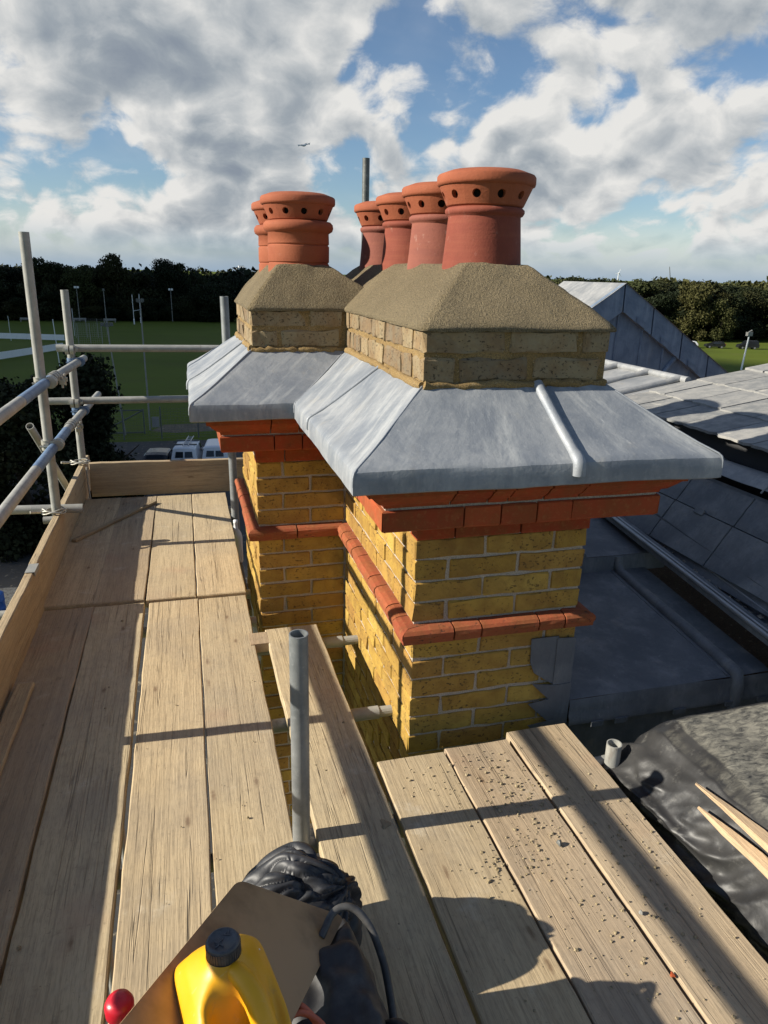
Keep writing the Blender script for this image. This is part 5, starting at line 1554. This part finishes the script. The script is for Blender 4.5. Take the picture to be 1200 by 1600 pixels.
# individual landmark trees on the left skyline
tree(-15.9, 197, 15.3, 1, 'tall round dark tree, highest left of the H-shaped rugby posts', sx=.9)
tree(-3.0, 199, 14.6, 5, 'tall twin topped dark tree behind the bright floodlight', sx=1.0)
tree(1.6, 200, 13.6, 1, 'dark tree that forms the right top of the twin crown', sx=.85)
tree(7.2, 192, 9.4, 2, 'broad low dome shaped tree left of the tube behind the chimney wing', sx=1.25)
tree(-31.5, 196, 14.0, 0, 'rounded tree top rising behind the tallest guard rail upright', sx=1.1)
tree(-23.6, 194, 12.6, 0, 'brownish crowned tree between the two guard rail uprights', mat=M_LEAF2, sx=.85)
ORD = ['leftmost', 'second from the left', 'third from the left', 'fourth from the left', 'fifth from the left', 'sixth from the left', 'seventh from the left', 'eighth from the left', 'ninth from the left', 'tenth from the left', 'eleventh from the left', 'twelfth from the left', 'thirteenth from the left', 'fourteenth from the left']
def px_of(x, y, z=-5):
    q = Vector((x, y, z - 1.48)); return 600 + 1123.4*q.dot(RIGHT)/q.dot(FWD)
def label_rows(items, sectors, fmt):
    """items: [(tree, px)], sectors: [(px limit, words)] -> a label of its own for each, by place in its stretch"""
    items = sorted(items, key=lambda a: a[1]); cnt = {}
    for t_, p_ in items:
        k = next(i for i, (lim, _) in enumerate(sectors) if p_ < lim)
        n_ = cnt.get(k, 0); cnt[k] = n_ + 1
        t_['label'] = fmt % (ORD[n_], sectors[k][1])
LSEC = [(45, 'left of the tallest upright'), (110, 'between the two uprights'), (215, 'left of the rugby posts'), (9999, 'right of the rugby posts')]
xx = -52; its = []
while xx < 17:
    x_, y_ = xx + random.uniform(-1, 1), 200 + random.uniform(-3, 12)
    its.append((tree(x_, y_, (11.6 if xx < -4 else 10.6) + random.uniform(-1.0, .8), random.choice([0, 1, 2, 4, 5]), '', 'trees along the far edge of the left field', sx=random.uniform(.95, 1.25)), px_of(x_, y_)))
    xx += 3.7
label_rows(its, LSEC, '%s dark far-row tree, %s')
its = []
for x in np.arange(-49, 16, 4.6):
    x_, y_ = x + random.uniform(-1, 1), 193 + random.uniform(-1, 2)
    its.append((tree(x_, y_, random.uniform(4.2, 7.0), random.choice([2, 4, 3]), '', 'low bushes below the far left trees', sx=random.uniform(1.2, 1.6)), px_of(x_, y_)))
label_rows(its, LSEC, '%s low bush under the far trees, %s')
# right hand woods
RSEC = [(900, 'left of the lead gable'), (1050, 'behind the lead gable'), (1160, 'left of the white lamp post'), (99999, 'right of the white lamp post')]
for rw, yy, n_, hmin, hmax in (('front', 150, 16, 8.2, 11.4), ('middle', 160, 15, 9.6, 12.6), ('back', 172, 14, 10.5, 13.0)):
    its = []
    for i in range(n_):
        x = 66 + i*5.0 + random.uniform(-1.8, 1.8) + (0 if rw == 'front' else 4)
        yv = yy - (x - 68)*.22 + random.uniform(-4, 4)
        ol = random.random() < .06
        its.append((tree(x, yv, random.uniform(hmin, hmax), random.choice([0, 1, 2, 4, 5]), '', 'trees of the wood beyond the right field', sx=random.uniform(.9, 1.5), mat=M_LEAF2 if ol else None), px_of(x, yv)))
    label_rows(its, RSEC, '%s ' + rw + '-row tree of the right wood, %s')
tree(107, 140, 12.4, 0, 'paler olive tree standing above the wood just right of the leaning mast', mat=M_LEAF2, sx=.9)
tree(104.5, 108, 9.6, 4, 'autumn yellow tree at the right edge above the white lamp post', mat=M_LEAFA, sx=.8)
# far wood lines
def far_wood(name, x0, x1, y, h, n, seed, label, mat):
    R_ = random.Random(seed); bl = []
    for i in range(n):
        x = x0 + (x1-x0)*(i + R_.random())/n; s_ = h*R_.uniform(.32, .55)
        bl.append((x, y + R_.uniform(-20, 20), G + h*R_.uniform(.3, .62), s_*1.4, s_*1.4, s_))
        bl.append((x + R_.uniform(-4, 4), y + R_.uniform(-10, 10), G + h*.2, s_*1.6, s_*1.4, s_*.8))
    me = leaf_mesh(name, bl, n*260, 1.5, mat, seed)
    o = bpy.data.objects.new(name, me); COL.objects.link(o); struct(o, label, 'stuff')
far_wood('distant_wood', 150, 420, 420, 12.0, 60, 3, 'distant hazy wood on the skyline beyond the gable', M_LEAF2)
far_wood('distant_wood', -240, 130, 330, 11.6, 70, 4, 'distant wood filling the skyline behind the left tree row', M_LEAF)
far_wood('distant_wood', 200, 900, 800, 13.0, 80, 5, 'farthest pale green wood on the horizon', M_LEAF2)
far_wood('distant_wood', -700, 200, 760, 12.6, 80, 6, 'farthest wood on the left horizon', M_LEAF)

# near trees and shrubs left below the scaffold
def near_tree(x, y, h, w, seed, n, size, label, mat=M_LEAFN, shape='cone', base=.0, sx=1):
    t = thing('tree', (x, y, G), label, 'tree')
    bl = crown_blobs(seed, h, w, 34, base, shape)
    link_local('crown', leaf_mesh('crown', bl, n, size, mat, seed, .4, h), t); link_local('trunk', trunk_mesh(h, .2, seed), t)
    return t
near_tree(-4.75, 37.5, 8.3, 5.2, 301, 34000, .095, 'dark conical evergreen close below the scaffold, left of the parked cars')
near_tree(-7.6, 35.0, 7.6, 6.0, 302, 34000, .095, 'dark broad evergreen behind the guard rail uprights', shape='round')
near_tree(-10.8, 39.0, 7.4, 6.5, 303, 28000, .10, 'bushy brownish green tree at the left edge below the field', mat=M_LEAFN, shape='round')
near_tree(-6.4, 45.0, 4.2, 3.8, 304, 14000, .095, 'low dark shrub tree beside the fence and the black car', shape='round')
near_tree(-13.5, 44.0, 7.0, 8.0, 305, 20000, .11, 'wide dark tree farthest left in the near row', shape='round')

# ------------------------------------------------------------------ vehicles
def car(loc, rotz, kind, paint, label, cat, sc=1.0):
    P = thing('parked_car' if kind == 'hatch' else 'parked_van', loc, label, cat)
    if kind == 'hatch': L, W = 4.3, 1.80; side = [(-2.15, .35), (-2.18, .75), (-2.10, 1.0), (-1.75, 1.42), (-1.3, 1.50), (.1, 1.47), (.95, 1.0), (1.9, .86), (2.12, .65), (2.15, .3)]
    else: L, W = 4.6, 1.86; side = [(-2.3, .35), (-2.32, .9), (-2.22, 1.15), (-2.02, 1.80), (-1.85, 1.88), (.55, 1.86), (1.25, 1.15), (2.05, .98), (2.28, .7), (2.3, .3)]
    hw = W/2; b = MB(); n_ = len(side)
    def wz(z): return hw*(1 if z < .95 else 1 - .16*(z - .95)/.9)
    def off(f, z, y): return (f*wz(z), y, z)
    fr = (-1, -.86, -.5, 0, .5, .86, 1)
    vs = []
    for (y, z) in side:
        for f in fr:
            crown = .05*(1 - f*f) if z > 1.3 else 0
            vs.append((f*wz(z)*(1 if abs(f) < 1 else .985), y + (.05*(1-f*f)*(-1 if y < -1.9 else 1 if y > 1.9 else 0)), z + crown - (.06 if abs(f) == 1 and z > 1.2 else 0)))
    k = len(fr); fs = [(i*k+j, i*k+j+1, (i+1)*k+j+1, (i+1)*k+j)[::-1] for i in range(n_-1) for j in range(k-1)]
    fs += [tuple(i*k for i in range(n_))[::-1], tuple(i*k + k-1 for i in range(n_)), tuple(range(k)), tuple(range((n_-1)*k, n_*k))[::-1]]
    b.add(vs, fs, False); link_local('body', b.mesh('body', paint), P)
    # rear window, side windows, windscreen
    def quad(name, pts, mat): bb = MB(); bb.add(pts, [tuple(range(len(pts)))]); bb.add(pts, [tuple(range(len(pts)))[::-1]]); return link_local(name, bb.mesh(name, mat), P)
    if kind == 'hatch':
        quad('rear_window', [(-.66, -2.115, 1.03), (.66, -2.115, 1.03), (.56, -1.80, 1.42), (-.56, -1.80, 1.42)], M_GLASS)
        for s_ in (-1, 1): quad('side_window', [(s_*.905, -1.6, 1.03), (s_*.905, .8, 1.03), (s_*.845, .1, 1.39), (s_*.845, -1.25, 1.40)], M_GLASS)
        quad('windscreen', [(-.7, .98, 1.04), (.7, .98, 1.04), (.6, .2, 1.46), (-.6, .2, 1.46)], M_GLASS)
    else:
        quad('rear_window', [(-.62, -2.26, 1.22), (-.05, -2.285, 1.22), (-.05, -2.14, 1.62), (-.56, -2.12, 1.62)], M_GLASS)
        quad('rear_window', [(.05, -2.285, 1.22), (.62, -2.26, 1.22), (.56, -2.12, 1.62), (.05, -2.14, 1.62)], M_GLASS)
        for s_ in (-1, 1): quad('side_window', [(s_*.918, .1, 1.12), (s_*.918, 1.1, 1.12), (s_*.80, .6, 1.70), (s_*.80, .1, 1.72)], M_GLASS)
        quad('windscreen', [(-.7, 1.22, 1.22), (.7, 1.22, 1.22), (.6, .66, 1.82), (-.6, .66, 1.82)], M_GLASS)
    for s_ in (-1, 1):
        bb = MB(); bb.box((s_*.78 - .1, -L/2 - .05, .75), (s_*.78 + .1, -L/2 + .06, 1.02)); link_local('tail_lamp', bb.mesh('tail_lamp', M_LAMPR), P)
        bb = MB(); bb.box((s_*1.0 - .09, .75, 1.0), (s_*1.0 + .09, .87, 1.15)); link_local('wing_mirror', bb.mesh('wing_mirror', paint), P)
        for y in (-1.35, 1.35):
            bb = MB(); bb.tube((s_*.72, y, .31), (s_*.92, y, .31), .31, n=20); wh = link_local('wheel', bb.mesh('wheel', M_TYRE), P)
            bb = MB(); bb.tube((s_*.90, y, .31), (s_*.935, y, .31), .19, n=14); link_local('rim', bb.mesh('rim', M_ALU), wh)
    bb = MB(); bb.box((-.26, -L/2 - .035, .55), (.26, -L/2 + .02, .67)); link_local('number_plate', bb.mesh('number_plate', M_PLATE), P)
    P.rotation_euler = (0, 0, rotz); P.scale = (sc, sc, sc)
    return P
car((-2.10, 48.0, G), radians(-8), 'hatch', M_CARBLK, 'black hatchback parked beside the white vans with its tail to the building', 'car', .9)
V1 = car((-.30, 48.2, G), radians(-8), 'van', M_CARWHT, 'white van with a ladder on its roof, beside the black car', 'van', .9)
V2 = car((1.58, 48.2, G), radians(-7), 'van', M_CARWHT, 'plain white van nearest the chimney with nothing on its roof', 'van', .9)
bb = MB()
for s_ in (-.18, .18): bb.tube((s_ + .1, -1.9, 2.03), (s_ + .1, 1.2, 2.03), .035, n=8)
for y in np.arange(-1.7, 1.2, .3): bb.tube((-.08, y, 2.03), (.28, y, 2.03), .018, n=6)
LD = bb.mesh('roof_ladder', M_ALU); lo = bpy.data.objects.new('roof_ladder', LD); COL.objects.link(lo)
lo.location = V1.location; lo.rotation_euler = V1.rotation_euler; lo.scale = V1.scale; tag(lo, 'aluminium ladder carried on the white van roof', 'ladder')
bb = MB()
for y in (-1.2, .1): bb.box((-.8, y - .03, 1.88), (.8, y + .03, 1.99))
link_local('roof_rack', bb.mesh('roof_rack', M_DARKST), V1)
bb = MB(); bb.box((-.25, -2.335, .98), (.25, -2.315, 1.15)); link_local('door_sign', bb.mesh('door_sign', M_CARBLK), V1)

# ------------------------------------------------------------------ fences, posts, barriers
FE = thing('wire_fence', (0, 57, G), 'tall dark wire fence between the parked cars and the field', 'fence')
for i, x in enumerate(np.arange(-16, 14.1, 2.75)):
    bb = MB(); bb.tube((x, 57 + .0*x, G), (x, 57, G + 2.5), .05, n=8); bb.build('fence_post', M_DARKST, FE)
bb = MB()
for z in np.arange(.1, 2.45, .2): bb.tube((-16, 57, G + z), (13.8, 57, G + z), .007, n=4, caps=False)
for x in np.arange(-16, 13.8, .25): bb.tube((x, 57, G + .1), (x, 57, G + 2.4), .006, n=4, caps=False)
bb.build('wire_mesh', M_DARKST, FE)
b = MB(); b.box((1.95, 56.9, G + 1.25), (2.75, 56.93, G + 2.25)); tag(b.build('notice_board', M_WHITE), 'white notice on the fence above the vans', 'sign')
b = MB(); b.box((-2.9, 56.9, G + .95), (-2.35, 56.93, G + 1.75)); tag(b.build('notice_board', M_CONC), 'small grey notice low on the fence by the black car', 'sign')
# field gate lower left of the fence
GTE = thing('field_gate', (-5, 59, G), 'steel framed gate in front of the field lamp pole', 'gate')
for (p, q) in (((-7.0, 59, 0), (-7.0, 59, 2.0)), ((-3.6, 59, 0), (-3.6, 59, 2.0)), ((-7.0, 59, 1.9), (-3.6, 59, 1.9)), ((-7.0, 59, .15), (-3.6, 59, .15)), ((-7.0, 59, .15), (-3.6, 59, 1.9))):
    bb = MB(); bb.tube((p[0], p[1], G + p[2]), (q[0], q[1], G + q[2]), .05, n=8); bb.build('gate_bar', M_DARKST, GTE)

def floodlight(x, y, h, label, sun_lit=False, heads=2, r=.06, dark=False, dx=0):
    P = thing('floodlight', (x, y, G), label, 'floodlight', 'floodlight poles round the field')
    bb = MB(); bb.tube((0, 0, 0), (dx, 0, h), r*1.3, r*.8, n=8); link_local('pole', bb.mesh('pole', M_DARKST if dark else M_CONC), P)
    hs = .42 if r < .06 else .8
    bb = MB(); bb.box((dx - .5*hs, -.03, h - .03), (dx + .5*hs, .03, h + .03)); link_local('crossbar', bb.mesh('crossbar', M_DARKST), P)
    for i in range(heads):
        xx = dx + (i - (heads-1)/2)*.75*hs
        bb = MB(); bb.box((xx - .3*hs, -.22*hs, h + .02), (xx + .3*hs, .16*hs, h + .6*hs)); link_local('lamp_head', bb.mesh('lamp_head', M_WHITE if sun_lit else M_DARKST), P)  # white heads paint in the sun glint on the far lamps
    return P
floodlight(-3.24, 60.4, 10.0, 'tall slim floodlight pole rising from the near edge of the field', heads=2, r=.055)
floodlight(-5.05, 58.8, 8.3, 'leaning floodlight pole with a cluster of black lamp heads beside the conifer', heads=3, dark=False, r=.055, dx=-.6)
floodlight(-2.9, 205-14, 7.4, 'floodlight with heads whitened for sun glint, before the twin topped tree', True, 2, .07)
floodlight(-24.2, 190, 7.6, 'floodlight with heads whitened for sun glint, behind the second guard rail upright', True, 2, .07)
floodlight(-17.3, 180, 7.4, 'dark floodlight pole left of the net cage', False, 1, .07)
def hposts(x, y, label, h=6.6, w=5.6, ang=1.35):
    P = thing('rugby_posts', (x, y, G), label, 'rugby posts')
    for s_ in (-1, 1):
        bb = MB(); bb.tube((s_*w/2, 0, 0), (s_*w/2, 0, h), .07, n=8); link_local('upright', bb.mesh('upright', M_WHITE), P)
        bb = MB(); bb.tube((s_*w/2, 0, 0), (s_*w/2, 0, 1.3), .16, n=8); link_local('post_pad', bb.mesh('post_pad', M_WHITE), P)
    bb = MB(); bb.tube((-w/2, 0, 3), (w/2, 0, 3), .06, n=8); link_local('crossbar', bb.mesh('crossbar', M_WHITE), P)
    P.rotation_euler = (0, 0, ang)
hposts(-10.75, 184, 'white rugby posts seen almost end on, far across the left field')
def pole(x, y, h, label, r=.05, dx=0):
    bb = MB(); bb.tube((x, y, G), (x + dx, y, G + h), r, n=8)
    tag(bb.build('pole', M_WHITE), label, 'pole', 'thin white poles on the left field')
pole(-17.9, 101.6, 6.0, 'thin white leaning pole just right of the tall guard rail upright', dx=-.7)
pole(-15.4, 98.2, 6.3, 'thin white pole just left of the second guard rail upright', dx=-.2)
pole(-29.3, 140, 4.2, 'short thin pole by the white barrier at the far left', .04); pole(-20.3, 150, 5.0, 'thin pole between the guard rail uprights behind the white barrier', .04)
# white pitch barriers
def barrier(p0, p1, label, n_):
    p0 = Vector((*p0, G)); p1 = Vector((*p1, G)); d = (p1-p0)
    P = thing('pitch_barrier', (p0+p1)/2, label, 'barrier')
    for i in range(n_):
        a = p0 + d*(i/n_) - P.location; c_ = p0 + d*((i+.985)/n_) - P.location
        bb = MB(); up = Vector((0, 0, 1)); sd = d.normalized().cross(up)*.03
        vs = [a - sd + up*.15, c_ - sd + up*.15, c_ + sd + up*.15, a + sd + up*.15]; vs += [v + up*.95 for v in vs]
        bb.add(vs, [(0, 3, 2, 1), (4, 5, 6, 7), (0, 1, 5, 4), (1, 2, 6, 5), (2, 3, 7, 6), (3, 0, 4, 7)])
        link_local('barrier_panel', bb.mesh('barrier_panel', M_WHITE), P)
barrier((-46, 148), (-20.5, 139), 'farther white pitch barrier at the left edge', 12)
barrier((-31, 97), (-18.6, 124), 'nearer slanting white pitch barrier at the left edge', 12)
# practice net cage
NC = thing('practice_net', (-17, 140, G), 'grey practice net cage on posts on the left field', 'net cage')
for x in (-19.5, -17.6, -15.7, -13.8):
    for y in (134, 146):
        bb = MB(); bb.tube((x, y, G), (x, y, G + 3.4), .05, n=6); bb.build('net_post', M_CONC, NC)
bb = MB()
for y in (134, 146):
    for x in np.arange(-19.5, -13.7, .35): bb.tube((x, y, G), (x, y, G + 3.4), .012, n=4, caps=False)
    for z in np.arange(.2, 3.5, .35): bb.tube((-19.5, y, G + z), (-13.8, y, G + z), .012, n=4, caps=False)
struct(bb.build('netting', M_CONC, NC), kind='stuff')
# benches under the far trees
def bench(x, y, label):
    P = thing('bench', (x, y, G), label, 'bench', 'pale benches below the far left trees')
    bb = MB(); bb.box((-1.4, -.25, .42), (1.4, .25, .52)); link_local('seat', bb.mesh('seat', M_CONC), P)
    bb = MB(); bb.box((-1.4, .22, .6), (1.4, .30, .9)); link_local('backrest', bb.mesh('backrest', M_CONC), P)
    for s_ in (-1.2, 1.2):
        bb = MB(); bb.box((s_ - .08, -.2, 0), (s_ + .08, .25, .45)); link_local('leg', bb.mesh('leg', M_CONC), P)
bench(-24.0, 188.5, 'pale long bench under the trees left of the second guard rail upright'); bench(-35.6, 188.5, 'pale bench under the trees close to the tallest upright'); bench(-17.2, 187, 'pale bench under the trees right of the second upright')
# goals and lamp on the right field
def goal(x, y, label):
    P = thing('football_goal', (x, y, G), label, 'goal', 'small white goals on the right field')
    for s_ in (-.9, .9):
        bb = MB(); bb.tube((s_, 0, 0), (s_, 0, 1.4), .06, n=6); link_local('goal_post', bb.mesh('goal_post', M_WHITE), P)
    bb = MB(); bb.tube((-.9, 0, .05), (.9, 0, .05), .05, n=6); link_local('base_bar', bb.mesh('base_bar', M_WHITE), P)
goal(80.3, 108.5, 'left of two small white goals left of the lamp post'); goal(82.9, 108.0, 'right of two small white goals left of the lamp post')
LPp = thing('lamp_post', (79.9, 91.2, G), 'white lamp post standing beyond the slate roof on the right', 'lamp post')
bb = MB(); bb.tube((0, 0, 0), (.35, 0, 5.1), .14, .11, n=10); link_local('post', bb.mesh('post', M_WHITE), LPp)
bb = MB(); bb.box((-.1, -.25, 4.95), (.75, .25, 5.5)); bb.tube((.2, 0, 5.5), (.7, 0, 5.75), .12, n=8); link_local('lamp_head', bb.mesh('lamp_head', M_CONC), LPp)
for (x, y, kd, pt, lb) in ((100.5, 123, 'hatch', M_CARBLK, 'small dark car below the right wood'), (95.0, 124, 'hatch', M_CARWHT, 'small white car below the right wood'), (106.5, 121, 'van', M_CARBLK, 'dark van below the right wood near the lamp post')):
    car((x, y, G), radians(70), kd, pt, lb, 'car' if kd == 'hatch' else 'van', .85)
# far landmarks
TW = thing('tower_block', (64, 1000, G), 'pale tower block on the skyline left of the chimney wing', 'building')
bb = MB(); bb.box((-5, -5, 0), (5, 5, 15)); bb.box((-3, -3, 15), (3, 3, 17)); link_local('wall', bb.mesh('wall', M_WHITE), TW)
for i in range(4):
    for j in range(4):
        bb = MB(); bb.box((-4 + i*2.2, -5.1, 2 + j*3.2), (-2.8 + i*2.2, -5.02, 3.6 + j*3.2)); link_local('window', bb.mesh('window', M_GLASS), TW)
TW.location = (60, 800, G)
WTB = thing('wind_turbine', (1250, 1990, G), 'white wind turbine tiny on the horizon above the gable', 'wind turbine')
bb = MB(); bb.tube((0, 0, 0), (0, 0, 29), 1.5, .9, n=10); link_local('tower', bb.mesh('tower', M_WHITE), WTB)
bb = MB(); bb.tube((0, -2.5, 29), (0, 2, 29), 1.2, n=10); link_local('nacelle', bb.mesh('nacelle', M_WHITE), WTB)
for k in range(3):
    a = .35 + k*2*pi/3; bb = MB(); d = Vector((sin(a), 0, cos(a))); bb.tube(Vector((0, -2.8, 29)), Vector((0, -2.8, 29)) + d*13, .9, .25, n=6); link_local('blade', bb.mesh('blade', M_WHITE), WTB)
bb = MB(); bb.tube((1440, 2000, G), (1428, 2000, 40), 1.6, .9, n=8)
tag(bb.build('mast', M_DARKST), 'thin leaning mast on the horizon above the right wood', 'mast')
# drone
DR = thing('drone', (9.53, 60.0, 10.55), 'small white drone high in the sky left of the dark tube', 'drone')
bb = MB(); bb.lathe([(.001, -.08), (.13, -.05), (.16, 0), (.12, .06), (.001, .08)], n=16); link_local('drone_body', bb.mesh('drone_body', M_WHITEP), DR)
for k, (sx_, sy_) in enumerate(((-1, -1), (1, -1), (1, 1), (-1, 1))):
    bb = MB(); bb.tube((0, 0, 0), (sx_*.33, sy_*.25, .06), .03, n=6); bb.tube((sx_*.33, sy_*.25, .0), (sx_*.33, sy_*.25, .10), .05, n=8); link_local('arm', bb.mesh('arm', M_WHITEP), DR)
    bb = MB(); bb.box((sx_*.33 - .14, sy_*.25 - .015, .10), (sx_*.33 + .14, sy_*.25 + .015, .11)); link_local('rotor', bb.mesh('rotor', M_WHITEP if k % 2 else M_DARKST), DR)
DR.rotation_euler = (.1, -.25, .3)
# blue drum beside the path
bb = MB(); bb.lathe([(.0005, 0), (.28, 0), (.29, .03), (.29, .28), (.305, .30), (.29, .32), (.29, .58), (.305, .60), (.29, .62), (.29, .86), (.27, .88), (.0005, .88)], c=(-7.45, 27.3, G), n=32)
tag(bb.build('drum', M_BLUED), 'blue plastic drum on the path far below the left toe board', 'drum')
